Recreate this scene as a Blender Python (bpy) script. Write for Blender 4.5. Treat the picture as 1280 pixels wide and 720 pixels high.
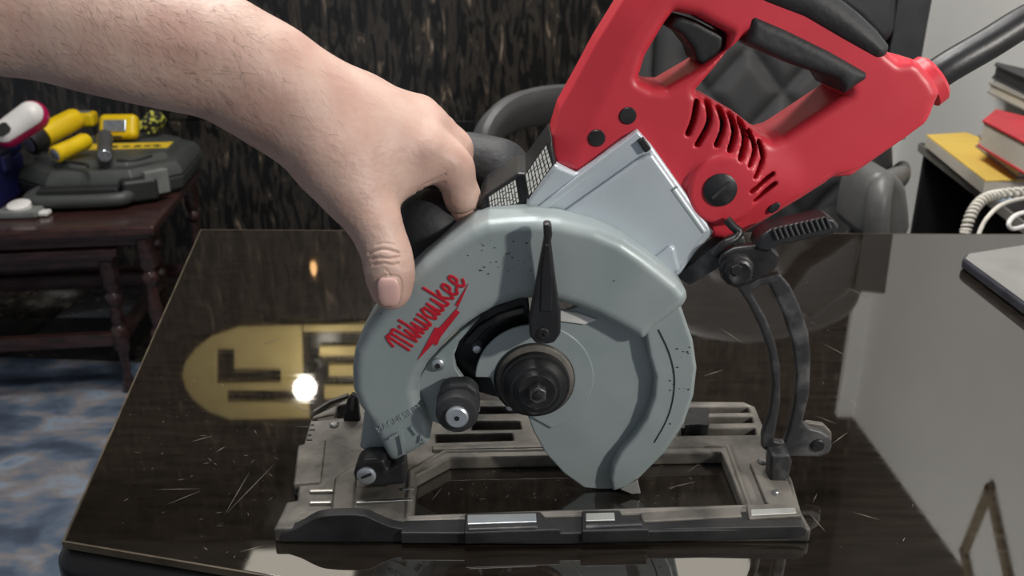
import bpy, bmesh, math, random
import numpy as np
from mathutils import Vector, Matrix, Euler

for o in list(bpy.data.objects):
    bpy.data.objects.remove(o)
SC = bpy.context.scene
COL = SC.collection
random.seed(7)
rng = np.random.default_rng(7)

# ------------------------------------------------------------------ camera
H, FPX, PITCH = .297, 1100.0, math.radians(21)
CP, SP = math.cos(PITCH), math.sin(PITCH)
cam = bpy.data.cameras.new('camera')
cam.sensor_width = 36
cam.lens = FPX / 1280 * 36
cam.clip_start = .01
cam.dof.use_dof = True
cam.dof.focus_distance = .50
cam.dof.aperture_fstop = 15
camo = bpy.data.objects.new('camera', cam)
camo.location = (0, 0, H)
camo.rotation_euler = (math.pi / 2 - PITCH, 0, 0)
COL.objects.link(camo)
SC.camera = camo

# ------------------------------------------------------------------ world, lights, exposure
SC.view_settings.view_transform = 'Standard'
SC.view_settings.look = 'None'
SC.view_settings.gamma = 1
SC.view_settings.use_curve_mapping = False
SC.view_settings.exposure = 0.0
W = bpy.data.worlds.new('world')
SC.world = W
W.use_nodes = True
W.node_tree.nodes['Background'].inputs[0].default_value = (.80, .86, .95, 1)
W.node_tree.nodes['Background'].inputs[1].default_value = .22


def area(name, loc, target, size, power, color, size_y=None):
    l = bpy.data.lights.new(name, 'AREA')
    l.energy = power
    l.color = color
    l.size = size
    if size_y:
        l.shape = 'RECTANGLE'
        l.size_y = size_y
    o = bpy.data.objects.new(name, l)
    o.location = loc
    o.rotation_euler = (Vector(target) - Vector(loc)).to_track_quat('-Z', 'Y').to_euler()
    COL.objects.link(o)
    return o


area('side_light_key', (.80, -.15, .57), (.05, .45, .08), .05, 7.5, (1, .95, .88))
area('ceiling_light_front', (-.05, .55, 1.82), (.05, .5, 0), .45, 25, (1, .98, .96))
area('ceiling_light_rear', (-.55, 1.6, 1.84), (-.6, 2.0, 0), .6, 17, (1, .95, .88))
area('ceiling_light_right', (.15, 1.6, 1.84), (.8, 1.75, .5), .5, 30, (1, .97, .93))

# ------------------------------------------------------------------ pixel helpers (image plane 1280x720 -> points in the room)


def ray(u, v):
    a = (u - 640) / FPX
    b = (360 - v) / FPX
    return a, CP + b * SP, -SP + b * CP


def P(u, v, Y):
    r = ray(u, v)
    t = Y / r[1]
    return (r[0] * t, Y, H + r[2] * t)


def PZ(u, v, Z):
    r = ray(u, v)
    t = (Z - H) / r[2]
    return (r[0] * t, r[1] * t, Z)


def depth(p):
    return p[1] * CP + (H - p[2]) * SP


def px(n, p):
    return n * depth(p) / FPX


def XZ(pts, Y):
    return [(P(u, v, Y)[0], P(u, v, Y)[2]) for u, v in pts]


def XY(pts, Z):
    return [PZ(u, v, Z)[:2] for u, v in pts]


# ------------------------------------------------------------------ materials
MATS = {}


def pm(name, c1, c2=None, scale=40, rough=.5, metal=0, bump=0, stretch=(1, 1, 1), lo=.35, hi=.65, detail=4,
       rough2=None, sss=0, ior=None, coat=0, emit=0, trans=0, bscale=None):
    m = bpy.data.materials.new(name)
    m.use_nodes = True
    nt = m.node_tree
    b = nt.nodes['Principled BSDF']
    c2 = c2 or tuple(x * .82 for x in c1)
    tc = nt.nodes.new('ShaderNodeTexCoord')
    mp = nt.nodes.new('ShaderNodeMapping')
    mp.inputs['Scale'].default_value = stretch
    nz = nt.nodes.new('ShaderNodeTexNoise')
    nz.inputs['Scale'].default_value = scale
    nz.inputs['Detail'].default_value = detail
    rp = nt.nodes.new('ShaderNodeValToRGB')
    rp.color_ramp.elements[0].position = lo
    rp.color_ramp.elements[1].position = hi
    rp.color_ramp.elements[0].color = (*c2, 1)
    rp.color_ramp.elements[1].color = (*c1, 1)
    L = nt.links.new
    L(tc.outputs['Object'], mp.inputs[0])
    L(mp.outputs[0], nz.inputs['Vector'])
    L(nz.outputs['Fac'], rp.inputs[0])
    L(rp.outputs[0], b.inputs['Base Color'])
    b.inputs['Roughness'].default_value = rough
    b.inputs['Metallic'].default_value = metal
    if rough2 is not None:
        mr = nt.nodes.new('ShaderNodeMapRange')
        mr.inputs[3].default_value = rough
        mr.inputs[4].default_value = rough2
        mr.inputs[1].default_value = lo
        mr.inputs[2].default_value = hi
        L(nz.outputs['Fac'], mr.inputs[0])
        L(mr.outputs[0], b.inputs['Roughness'])
    if bump:
        nb = nt.nodes.new('ShaderNodeTexNoise')
        nb.inputs['Scale'].default_value = bscale or scale * 4
        nb.inputs['Detail'].default_value = 5
        L(mp.outputs[0], nb.inputs['Vector'])
        bn = nt.nodes.new('ShaderNodeBump')
        bn.inputs['Strength'].default_value = bump
        bn.inputs['Distance'].default_value = .002
        L(nb.outputs['Fac'], bn.inputs['Height'])
        L(bn.outputs[0], b.inputs['Normal'])
    if sss:
        b.inputs['Subsurface Weight'].default_value = sss
        b.inputs['Subsurface Radius'].default_value = (.008, .003, .0015)
        b.inputs['Subsurface Scale'].default_value = 1
    if ior:
        b.inputs['IOR'].default_value = ior
    if coat:
        b.inputs['Coat Weight'].default_value = coat
        b.inputs['Coat Roughness'].default_value = .05
    if emit:
        b.inputs['Emission Color'].default_value = (*c1, 1)
        b.inputs['Emission Strength'].default_value = emit
    if trans:
        b.inputs['Transmission Weight'].default_value = trans
    MATS[name] = m
    return m


def ramp_mat(name, scale, stretch, stops, rough, bump=0, dist=1.5, detail=8, ior=None):
    m = pm(name, (1, 1, 1), (0, 0, 0), scale, rough, stretch=stretch, detail=detail, bump=bump, ior=ior)
    nt = m.node_tree
    rp = [n for n in nt.nodes if n.type == 'VALTORGB'][0]
    nz = [n for n in nt.nodes if n.type == 'TEX_NOISE'][0]
    nz.inputs['Distortion'].default_value = dist
    e = rp.color_ramp.elements
    while len(e) > 1:
        e.remove(e[-1])
    e[0].position = stops[0][0]
    e[0].color = (*stops[0][1], 1)
    for pos, c in stops[1:]:
        q = e.new(pos)
        q.color = (*c, 1)
    return m


M = MATS
pm('guard_grey', (.325, .375, .38), (.28, .33, .335), 25, .38, bump=.05, rough2=.5, metal=.15)
pm('guard_edge', (.55, .56, .54), (.42, .42, .40), 40, .35, metal=.5)
pm('cast_silver', (.58, .64, .69), (.52, .58, .63), 18, .40, metal=.35, bump=.06)
pm('red_plastic', (.62, .040, .062), (.56, .034, .052), 20, .40, bump=.04)
pm('black_rubber', (.030, .032, .035), (.020, .021, .024), 60, .62, bump=.25)
pm('black_plastic', (.016, .017, .019), (.010, .010, .011), 60, .42, bump=.08)
pm('black_metal', (.040, .040, .042), (.020, .020, .021), 90, .38, metal=.4, bump=.12)
pm('worn_black_metal', (.16, .16, .16), (.045, .045, .048), 70, .45, metal=.4, bump=.15, lo=.5, hi=.75)
pm('dusty_cast', (.175, .162, .142), (.040, .038, .035), 34, .55, metal=.3, bump=.3, detail=9, lo=.32, hi=.62)
pm('dark_shoe', (.036, .036, .037), (.013, .013, .014), 40, .5, metal=.3, bump=.15)
pm('steel', (.72, .72, .70), (.55, .55, .54), 80, .28, metal=1)
pm('zinc', (.62, .66, .70), (.5, .54, .58), 80, .35, metal=.8)
pm('logo_red', (.55, .010, .030), (.45, .008, .02), 200, .45)
pm('print_black', (.012, .012, .012), None, 50, .5)
pm('print_and_lit_white', (.75, .75, .72), (.6, .6, .58), 50, .5)
pm('skin', (.60, .425, .355), (.50, .315, .26), 38, .50, bump=.22, sss=.12, bscale=330, detail=6)
pm('nail', (.66, .42, .38), (.60, .36, .33), 60, .30)
pm('hair', (.045, .028, .020), None, 50, .6)
ramp_mat('black_marble', 5.5, (7.0, 7.0, 1.5), [(0, (.004, .004, .004)), (.46, (.012, .012, .012)), (.56, (.050, .043, .036)), (.62, (.018, .016, .015)),
                                                   (.69, (.18, .14, .105)), (.78, (.36, .30, .23))], .22, dist=1.2)
ramp_mat('blue_stone', 7.5, (.8, 1.3, 1), [(.25, (.02, .028, .042)), (.42, (.05, .07, .11)), (.50, (.10, .135, .19)), (.56, (.20, .185, .19)), (.62, (.22, .27, .34)), (.68, (.12, .16, .23)), (.8, (.07, .10, .17))], .7, dist=.25, detail=10)
pm('wall_white', (.66, .66, .64), (.62, .62, .60), 3, .6)
pm('ceiling_paint', (.16, .155, .15), (.13, .13, .125), 3, .8)
pm('dark_panel', (.02, .018, .016), None, 5, .5)
pm('joint', (.10, .095, .085), None, 20, .8)
pm('gold', (.80, .64, .28), (.72, .56, .23), 12, .5, metal=.3)
pm('lamp_glow', (1, .93, .78), None, 2, .4, emit=38)
pm('panel_glow', (1, .93, .80), None, 2, .4, emit=1.6)
pm('lamp_orange', (1, .55, .22), None, 2, .4, emit=3)
pm('bronze', (.16, .125, .07), None, 30, .5, metal=.3)
pm('brass', (.55, .42, .20), None, 30, .3, metal=1)
pm('desk_glass', (.017, .013, .010), (.010, .008, .006), 30, .018, ior=2.3, stretch=(1, 6, 1), rough2=.045)
pm('desk_black', (.012, .011, .011), None, 20, .28)
pm('desk_wood', (.030, .016, .010), (.018, .010, .007), 12, .4, stretch=(1, 1, 6))
pm('edge_trim', (.10, .08, .055), (.045, .035, .025), 40, .35)
pm('scratch', (.16, .145, .12), None, 50, .7)
pm('mahogany', (.055, .024, .021), (.024, .011, .010), 14, .26, stretch=(1, 5, 5), coat=.4)
pm('case_grey', (.052, .058, .055), (.042, .047, .045), 20, .5, bump=.1)
pm('case_dark', (.016, .018, .018), None, 20, .5)
pm('case_latch', (.20, .21, .20), (.14, .15, .14), 20, .4)
pm('yellow_plastic', (.80, .56, .008), (.72, .48, .006), 20, .35)
pm('yellow_print', (.74, .52, .03), None, 20, .5)
pm('navy_plastic', (.012, .014, .075), (.008, .010, .05), 20, .35)
pm('magenta', (.50, .008, .10), None, 20, .35)
pm('white_plastic', (.78, .76, .74), (.7, .68, .66), 20, .35)
pm('lens', (.62, .66, .72), (.35, .38, .42), 150, .15, metal=.7)
pm('strap_green', (.50, .50, .06), (.01, .01, .01), 90, .7, lo=.52, hi=.54)
pm('leather', (.036, .037, .040), (.026, .026, .029), 30, .33, bump=.2, bscale=400)
pm('leather_soft', (.060, .060, .062), (.045, .045, .047), 20, .5, bump=.15, bscale=300)
pm('chair_plastic', (.075, .076, .078), (.06, .06, .062), 30, .45)
pm('chair_grey', (.115, .115, .112), (.09, .09, .088), 30, .45)
pm('cabinet_black', (.018, .018, .020), None, 20, .4)
pm('cabinet_edge', (.22, .21, .19), None, 20, .4)
pm('yellow_paper', (.72, .50, .10), (.66, .45, .09), 8, .8)
pm('paper', (.62, .58, .50), (.52, .47, .40), 60, .8, stretch=(1, 1, 20))
pm('blue_paper', (.40, .55, .68), None, 20, .8)
pm('red_cover', (.55, .03, .045), None, 20, .5)
pm('grey_cover', (.30, .28, .25), None, 20, .6)
pm('dark_cover', (.03, .03, .032), None, 20, .5)
pm('phone_cord', (.66, .63, .56), None, 20, .45)
pm('tablet_rim', (.10, .11, .14), (.06, .06, .08), 40, .3, metal=.6)
pm('tablet_screen_sheen', (.22, .22, .21), None, 20, .2, ior=1.8)  # grey base colour stands in for the white wall mirrored in the screen
pm('glass_clear', (.9, .9, .9), None, 20, .05, trans=1)
pm('blade_and_shade_dark', (.010, .012, .016), (.006, .007, .009), 60, .35, metal=.3)

# ------------------------------------------------------------------ object helpers
ROOTM = {}


def tag(o, label=None, cat=None, group=None, kind=None):
    if label:
        o['label'] = label
    if cat:
        o['category'] = cat
    if group:
        o['group'] = group
    if kind:
        o['kind'] = kind
    return o


def empty(name, loc, label, cat, group=None, rz=0):
    o = bpy.data.objects.new(name, None)
    o.location = loc
    o.rotation_euler = (0, 0, rz)
    o.empty_display_size = .05
    COL.objects.link(o)
    ROOTM[o.name] = Matrix.LocRotScale(Vector(loc), Euler((0, 0, rz)), None)
    return tag(o, label, cat, group)


def wmat(o):
    return ROOTM.get(o.name, Matrix.Identity(4))


def link(name, me, mat=None, parent=None, smooth=False, bev=0, seg=2, ang=32):
    """mesh in room coordinates -> object; kept in place when parented"""
    o = bpy.data.objects.new(name, me)
    COL.objects.link(o)
    if mat is not None:
        me.materials.append(M[mat] if isinstance(mat, str) else mat)
    if smooth:
        me.polygons.foreach_set('use_smooth', [True] * len(me.polygons))
    if parent is not None:
        o.parent = parent
        o.matrix_parent_inverse = wmat(parent).inverted()
    if bev:
        b = o.modifiers.new('bevel', 'BEVEL')
        b.width = bev
        b.segments = seg
        b.limit_method = 'ANGLE'
        b.angle_limit = math.radians(ang)
        b.harden_normals = False
        me.polygons.foreach_set('use_smooth', [True] * len(me.polygons))
        w = o.modifiers.new('wn', 'WEIGHTED_NORMAL')
        w.keep_sharp = True
    return o


class MB:
    def __init__(s):
        s.v, s.f = [], []

    def add(s, v, f):
        n = len(s.v)
        s.v += [tuple(p) for p in v]
        s.f += [tuple(i + n for i in q) for q in f]
        return s

    def box(s, c, d, rot=None):
        vs = [Vector((x * d[0] / 2, y * d[1] / 2, z * d[2] / 2)) for x in (-1, 1) for y in (-1, 1) for z in (-1, 1)]
        if rot is not None:
            vs = [rot @ v for v in vs]
        c = Vector(c)
        return s.add([v + c for v in vs], [(0, 1, 3, 2), (4, 6, 7, 5), (0, 4, 5, 1), (2, 3, 7, 6), (0, 2, 6, 4), (1, 5, 7, 3)])

    def prism(s, pts, ext):
        """closed 3D polygon pushed along ext"""
        n = len(pts)
        e = Vector(ext)
        a = [Vector(p) for p in pts]
        nrm = Vector((0, 0, 0))
        for i in range(n):
            nrm += a[i].cross(a[(i + 1) % n])
        if nrm.dot(e) > 0:
            a = a[::-1]
        b = [p + e for p in a]
        return s.add(a + b, [tuple(range(n)), tuple(range(2 * n - 1, n - 1, -1))] +
                     [(i, i + n, (i + 1) % n + n, (i + 1) % n) for i in range(n)])

    def tube(s, path, r, seg=12, cap=True, flat=None, up=(0, 0, 1)):
        path = [Vector(p) for p in path]
        n = len(path)
        rs = r if isinstance(r, (list, tuple)) else [r] * n
        vs, fs = [], []
        prev = None
        for i, p in enumerate(path):
            t = (path[min(i + 1, n - 1)] - path[max(i - 1, 0)]).normalized()
            if prev is None:
                u = Vector(up)
                if abs(u.dot(t)) > .95:
                    u = Vector((1, 0, 0))
            else:
                u = prev
            u = (u - t * u.dot(t)).normalized()
            prev = u
            w = t.cross(u)
            for k in range(seg):
                a = 2 * math.pi * k / seg
                ru, rw = (rs[i], rs[i]) if flat is None else (rs[i] * flat[0], rs[i] * flat[1])
                vs.append(p + u * math.cos(a) * ru + w * math.sin(a) * rw)
        for i in range(n - 1):
            for k in range(seg):
                k2 = (k + 1) % seg
                fs.append((i * seg + k, i * seg + k2, (i + 1) * seg + k2, (i + 1) * seg + k))
        if cap:
            fs.append(tuple(range(seg))[::-1])
            fs.append(tuple(range((n - 1) * seg, n * seg)))
        return s.add(vs, fs)

    def lathe(s, o, d, prof, seg=32):
        """prof: (distance along d, radius)"""
        o, d = Vector(o), Vector(d).normalized()
        return s.tube([o + d * 0 for _ in prof], 1, seg) if False else s._lathe(o, d, prof, seg)

    def _lathe(s, o, d, prof, seg):
        u = Vector((0, 0, 1)) if abs(d.z) < .9 else Vector((1, 0, 0))
        u = (u - d * u.dot(d)).normalized()
        w = d.cross(u)
        vs, fs = [], []
        for (t, r) in prof:
            for k in range(seg):
                a = 2 * math.pi * k / seg
                vs.append(o + d * t + (u * math.cos(a) + w * math.sin(a)) * max(r, 1e-6))
        for i in range(len(prof) - 1):
            for k in range(seg):
                k2 = (k + 1) % seg
                fs.append((i * seg + k, i * seg + k2, (i + 1) * seg + k2, (i + 1) * seg + k))
        fs.append(tuple(range(seg))[::-1])
        fs.append(tuple(range((len(prof) - 1) * seg, len(prof) * seg)))
        return s.add(vs, fs)

    def obj(s, name, mat, parent=None, bev=0, seg=2, smooth=False, ang=32):
        me = bpy.data.meshes.new(name)
        me.from_pydata([tuple(p) for p in s.v], [], s.f)
        me.validate()
        bm = bmesh.new()
        bm.from_mesh(me)
        bmesh.ops.recalc_face_normals(bm, faces=bm.faces)
        bm.to_mesh(me)
        bm.free()
        o = link(name, me, mat, parent, smooth, bev, seg, ang)
        if smooth and not bev:
            me.set_sharp_from_angle(angle=math.radians(40))
        return o


def yprism(name, pts, Y0, Y1, mat, parent, bev=.0008, seg=2):
    """outline read on the plane y=Y0, pushed back to Y1"""
    q = [P(u, v, Y0) for u, v in pts]
    q = [(a, b, max(c, .0008)) for a, b, c in q]
    return MB().prism(q, (0, Y1 - Y0, 0)).obj(name, mat, parent, bev, seg)


def disc(name, u, v, Y, prof_px, mat, parent, seg=32):
    """turned piece with its axis along y; prof: (Y, radius in px)"""
    c = P(u, v, Y)
    k = px(1, c)
    return MB().lathe(c, (0, 1, 0), [(y - Y, r * k) for y, r in prof_px], seg).obj(name, mat, parent, smooth=True)


def cat(pts, n=6, closed=True):
    """Catmull-Rom through points of any dimension"""
    A = [np.array(p, float) for p in pts]
    N = len(A)
    out = []
    for i in range(N if closed else N - 1):
        if closed:
            p0, p1, p2, p3 = A[i - 1], A[i], A[(i + 1) % N], A[(i + 2) % N]
        else:
            p0, p1, p2, p3 = A[max(i - 1, 0)], A[i], A[i + 1], A[min(i + 2, N - 1)]
        for k in range(n):
            t = k / n
            out.append(tuple(.5 * ((2 * p1) + (-p0 + p2) * t + (2 * p0 - 5 * p1 + 4 * p2 - p3) * t * t + (-p0 + 3 * p1 - 3 * p2 + p3) * t ** 3)))
    if not closed:
        out.append(tuple(A[-1]))
    return out


# ------------------------------------------------------------------ distance-field modelling
def nets(F, lo, h):
    ins = F < 0
    sh = [n - 1 for n in F.shape]
    cnt = np.zeros(sh, np.uint8)
    for a in (0, 1):
        for b in (0, 1):
            for c in (0, 1):
                cnt += ins[a:a + sh[0], b:b + sh[1], c:c + sh[2]]
    act = np.argwhere((cnt > 0) & (cnt < 8))
    ids = np.full(sh, -1, np.int64)
    ids[act[:, 0], act[:, 1], act[:, 2]] = np.arange(len(act))
    acc = np.zeros((len(act), 3))
    num = np.zeros(len(act))
    cor = [(a, b, c) for a in (0, 1) for b in (0, 1) for c in (0, 1)]
    val = {q: F[act[:, 0] + q[0], act[:, 1] + q[1], act[:, 2] + q[2]] for q in cor}
    for q in cor:
        for ax in range(3):
            if q[ax] == 0:
                r = list(q)
                r[ax] = 1
                f0, f1 = val[q], val[tuple(r)]
                m = (f0 < 0) != (f1 < 0)
                t = f0[m] / (f0[m] - f1[m])
                pnt = np.tile(np.array(q, float), (m.sum(), 1))
                pnt[:, ax] = t
                acc[m] += pnt
                num[m] += 1
    V = (acc / num[:, None] + act) * h + np.array(lo)
    quads = []
    for ax in range(3):
        s0 = [slice(None)] * 3
        s1 = [slice(None)] * 3
        s0[ax] = slice(0, -1)
        s1[ax] = slice(1, None)
        e = np.argwhere(ins[tuple(s0)] != ins[tuple(s1)])
        o1, o2 = [(1, 2), (2, 0), (0, 1)][ax]
        ok = (e[:, o1] > 0) & (e[:, o2] > 0) & (e[:, o1] < sh[o1]) & (e[:, o2] < sh[o2])
        e = e[ok]
        flip = ins[tuple(s0)][e[:, 0], e[:, 1], e[:, 2]]
        c = []
        for d1, d2 in ((-1, -1), (0, -1), (0, 0), (-1, 0)):
            g = e.copy()
            g[:, o1] += d1
            g[:, o2] += d2
            c.append(ids[g[:, 0], g[:, 1], g[:, 2]])
        q = np.stack(c, 1)
        q[~flip] = q[~flip][:, ::-1]
        quads.append(q)
    return V, np.concatenate(quads)


def sdf_obj(name, F, lo, h, mat, parent, relax=0):
    V, Q = nets(F.astype(np.float64), lo, h)
    if relax:
        for _ in range(relax):
            acc = np.zeros_like(V)
            n = np.zeros(len(V))
            for a in range(4):
                i, j = Q[:, a], Q[:, (a + 1) % 4]
                np.add.at(acc, i, V[j])
                np.add.at(acc, j, V[i])
                np.add.at(n, i, 1)
                np.add.at(n, j, 1)
            V = V * .5 + acc / np.maximum(n, 1)[:, None] * .5
    me = bpy.data.meshes.new(name)
    me.vertices.add(len(V))
    me.vertices.foreach_set('co', V.astype(np.float32).ravel())
    me.loops.add(len(Q) * 4)
    me.loops.foreach_set('vertex_index', Q.astype(np.int32).ravel())
    me.polygons.add(len(Q))
    me.polygons.foreach_set('loop_start', np.arange(0, len(Q) * 4, 4, dtype=np.int32))
    me.update(calc_edges=True)
    me.validate()
    return link(name, me, mat, parent, smooth=True)


def poly_sdf(pts, X, Y):
    """signed distance to a closed 2D polygon on grid"""
    p = np.array(pts, np.float64)
    d = np.full(X.shape, 1e9)
    s = np.ones(X.shape)
    n = len(p)
    for i in range(n):
        a, b = p[i], p[i - 1]
        ex, ey = b - a
        wx, wy = X - a[0], Y - a[1]
        t = np.clip((wx * ex + wy * ey) / (ex * ex + ey * ey + 1e-18), 0, 1)
        d = np.minimum(d, (wx - ex * t) ** 2 + (wy - ey * t) ** 2)
        c1 = Y >= a[1]
        c2 = Y < b[1]
        c3 = ex * wy > ey * wx
        fl = (c1 & c2 & c3) | (~c1 & ~c2 & ~c3)
        s[fl] *= -1
    return s * np.sqrt(d)


class Grid:
    def __init__(g, lo, hi, h):
        g.lo, g.h = np.array(lo, float), h
        ax = [np.arange(lo[i], hi[i] + h, h) for i in range(3)]
        g.ax = ax
        g.x, g.y, g.z = ax[0][:, None, None], ax[1][None, :, None], ax[2][None, None, :]

    def cap(g, a, b, ra, rb):
        a, b = np.array(a, float), np.array(b, float)
        e = b - a
        wx, wy, wz = g.x - a[0], g.y - a[1], g.z - a[2]
        t = np.clip((wx * e[0] + wy * e[1] + wz * e[2]) / (e @ e + 1e-18), 0, 1)
        return np.sqrt((wx - e[0] * t) ** 2 + (wy - e[1] * t) ** 2 + (wz - e[2] * t) ** 2) - (ra + (rb - ra) * t)

    def ycyl(g, c, r, y0, y1, rd=.001):
        d2 = np.sqrt((g.x - c[0]) ** 2 + (g.z - c[2]) ** 2) - r
        return g.ext(d2, g.y, y0, y1, rd)

    def xz(g, pts):
        X, Z = np.meshgrid(g.ax[0], g.ax[2], indexing='ij')
        return poly_sdf(pts, X, Z)[:, None, :]

    def xy(g, pts):
        X, Y = np.meshgrid(g.ax[0], g.ax[1], indexing='ij')
        return poly_sdf(pts, X, Y)[:, :, None]

    @staticmethod
    def ext(d2, w, w0, w1, r):
        a = d2 + r
        b = np.abs(w - (w0 + w1) / 2) - (w1 - w0) / 2 + r
        return np.minimum(np.maximum(a, b), 0) + np.sqrt(np.maximum(a, 0) ** 2 + np.maximum(b, 0) ** 2) - r


def smin(a, b, k):
    h = np.maximum(k - np.abs(a - b), 0) / k
    return np.minimum(a, b) - h * h * k * .25


def smax(a, b, k):
    return -smin(-a, -b, k)


def bounds(pts, y0, y1, pad=.004):
    a = np.array(pts)
    py = pad + .008 * min(1, (y1 - y0) / .04)
    return (a[:, 0].min() - pad, y0 - py, a[:, 1].min() - pad), (a[:, 0].max() + pad, y1 + py, a[:, 1].max() + pad)


def mold(name, pix, Y0, Y1, r, mat, parent, h=.001, holes=(), extra=None):
    pts = XZ(pix, Y0)
    lo, hi = bounds(pts, Y0, Y1)
    g = Grid(lo, hi, h)
    d = g.xz(pts)
    for q in holes:
        d = np.maximum(d, -g.xz(XZ(q, Y0)))
    F = g.ext(d, g.y, Y0, Y1, r)
    if extra:
        F = extra(g, F)
    return sdf_obj(name, F, lo, h, mat, parent)


def text_mesh(name, s, origin, xdir, ydir, size, mat, parent, ext=.0003, shear=0, bold=0):
    cu = bpy.data.curves.new(name, 'FONT')
    cu.body = s
    cu.size = 1
    cu.extrude = ext / size
    cu.shear = shear
    cu.offset = bold
    to = bpy.data.objects.new(name, cu)
    COL.objects.link(to)
    dg = bpy.context.evaluated_depsgraph_get()
    me = bpy.data.meshes.new_from_object(to.evaluated_get(dg))
    bpy.data.objects.remove(to)
    x, y = Vector(xdir).normalized(), Vector(ydir).normalized()
    z = x.cross(y)
    m = Matrix(((x.x, y.x, z.x), (x.y, y.y, z.y), (x.z, y.z, z.z))).to_4x4()
    me.transform(Matrix.Translation(Vector(origin)) @ m @ Matrix.Scale(size, 4))
    me.materials.clear()
    return link(name, me, mat, parent)


# ================================================================== THE ROOM
WY = 2.90      # back wall
FZ = -.76      # floor under the desk top (z = 0)
CZ = 1.90
XR = 1.10      # white side wall

floor = tag(MB().box((-.35, 1.2, FZ - .03), (4.4, 3.8, .04)).obj('floor', 'joint'), kind='structure')
tw = .60
tile_me = None
for i in range(7):
    for j in range(6):
        cx, cy = -2.31 + i * tw, -.20 + j * tw
        if tile_me is None:
            o = MB().box((0, 0, -.005), (tw - .004, tw - .004, .014)).obj('floor_tile', 'black_marble', floor, bev=.001)
            tile_me = o.data
        else:
            o = bpy.data.objects.new('floor_tile', tile_me)
            COL.objects.link(o)
            o.parent = floor
        o.location = (cx, cy, FZ - .002)

rug = [(-2.2, .35), (-.25, .20), (-.25, 2.06), (-1.05, 2.173), (-2.2, 2.27)]
tag(MB().prism([(x, y, FZ + .0051) for x, y in rug], (0, 0, .0013)).obj('rug', 'blue_stone', None, 0), 'mottled blue and grey rug on the floor left of the desk', 'rug')

wall_back = tag(MB().box((-.35, WY + .06, .57), (4.4, .08, 2.72)).obj('wall_back', 'joint'), kind='structure')
pw, ph = .955, .80
zj = -.2244
for i in range(-2, 3):
    for j in range(-1, 3):
        x0, x1 = -.3157 + (i - .0) * pw, -.3157 + (i + 1) * pw
        z0, z1 = zj + j * ph, zj + (j + 1) * ph
        z0, z1 = max(z0, FZ), min(z1, CZ)
        x0, x1 = max(x0, -2.5), min(x1, 1.85)
        if z1 - z0 < .02 or x1 - x0 < .05:
            continue
        MB().box(((x0 + x1) / 2, WY + .012, (z0 + z1) / 2), (x1 - x0 - .004, .024, z1 - z0 - .004)).obj('marble_panel', 'black_marble', wall_back, bev=.001)

wall_right = tag(MB().box((XR + .05, 1.05, (FZ + 1.11) / 2), (.10, 2.9, 1.11 - FZ)).obj('wall_right', 'wall_white'), kind='structure')
tag(MB().box((XR + .05, 1.05, (CZ + 1.11) / 2), (.10, 2.9, CZ - 1.11)).obj('trim_1', 'dark_panel'), kind='structure')
tag(MB().box((XR + .03, 2.515, (FZ + 1.11) / 2), (.16, .03, 1.11 - FZ)).obj('trim_2', 'wall_white', bev=.004), kind='structure')
tag(MB().box((-.35, 1.3, CZ + .03), (4.4, 3.3, .06)).obj('ceiling', 'ceiling_paint'), kind='structure')

# gold sign on the marble wall, seen mirrored in the desk


def Rm(u, v, Y):
    r = ray(u, v)
    t = Y / r[1]
    return (r[0] * t, Y, -H - r[2] * t)


sy = WY - .004
sg = empty('wall_sign', Rm(380, 525, sy), 'gold letter sign with a rounded end, seen mirrored in the desk top', 'sign')


def sign_piece(pix, name='gold_letter', d=.016):
    return MB().prism([Rm(u, v, sy) for u, v in pix], (0, -d, 0)).obj(name, 'gold', sg, bev=.002)


arc = [(375 - 147 * math.sin(a), 465.5 - 60.5 * math.cos(a)) for a in np.linspace(.62, math.pi - .62, 14)]
# the rounded plate is cut by an L and a bar, so it is laid as the pieces around them
sign_piece([(378, 404)] + [(300, 406), (265, 418), (245, 434), (272, 434), (294, 434), (294, 459), (352, 459), (352, 470), (380, 470)], 'sign_plate')
sign_piece([(245, 434), (233, 450), (229, 466), (233, 482), (243, 497), (285, 497), (285, 486), (272, 476), (272, 434)], 'sign_plate')
sign_piece([(272, 476), (285, 486), (386, 486), (386, 470), (352, 470), (352, 476)], 'sign_plate')
sign_piece([(243, 497), (262, 512), (290, 522), (388, 520), (387, 500), (285, 500), (285, 497)], 'sign_plate')
sign_piece([(380, 404), (560, 401), (560, 410), (380, 413)])
sign_piece([(400, 431), (560, 428), (560, 441), (400, 443)])
sign_piece([(412, 454), (560, 452), (560, 466), (412, 468)])
sign_piece([(406, 480), (560, 478), (560, 494), (406, 496)])
sign_piece([(545, 410), (575, 410), (575, 494), (545, 494)])

lp = Rm(381, 485, 2.70)
wl = empty('wall_lamp', (lp[0], WY, lp[2]), 'bright round wall lamp in front of the gold sign', 'lamp')
MB().lathe((lp[0], WY - .001, lp[2]), (0, -1, 0), [(0, .022), (.010, .022), (.012, .008), (.16, .008)], 24).obj('arm', 'desk_black', wl, smooth=True)
gl = []
for k in range(9):
    a = math.pi * k / 8
    gl.append((-math.cos(a) * .038, math.sin(a) * .038))
MB().lathe(lp, (0, -1, 0), gl, 24).obj('globe', 'lamp_glow', wl, smooth=True)
lq = Rm(391, 336, WY - .03)
MB().lathe((lq[0], WY - .02, lq[2]), (0, 0, 1), [(-.024, .004), (-.02, .009), (0, .012), (.018, .008), (.028, .003)], 16).obj('indicator_lamp', 'lamp_orange', smooth=True)
tag(bpy.data.objects['indicator_lamp'], 'small orange wall light below the gold sign', 'lamp')

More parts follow.
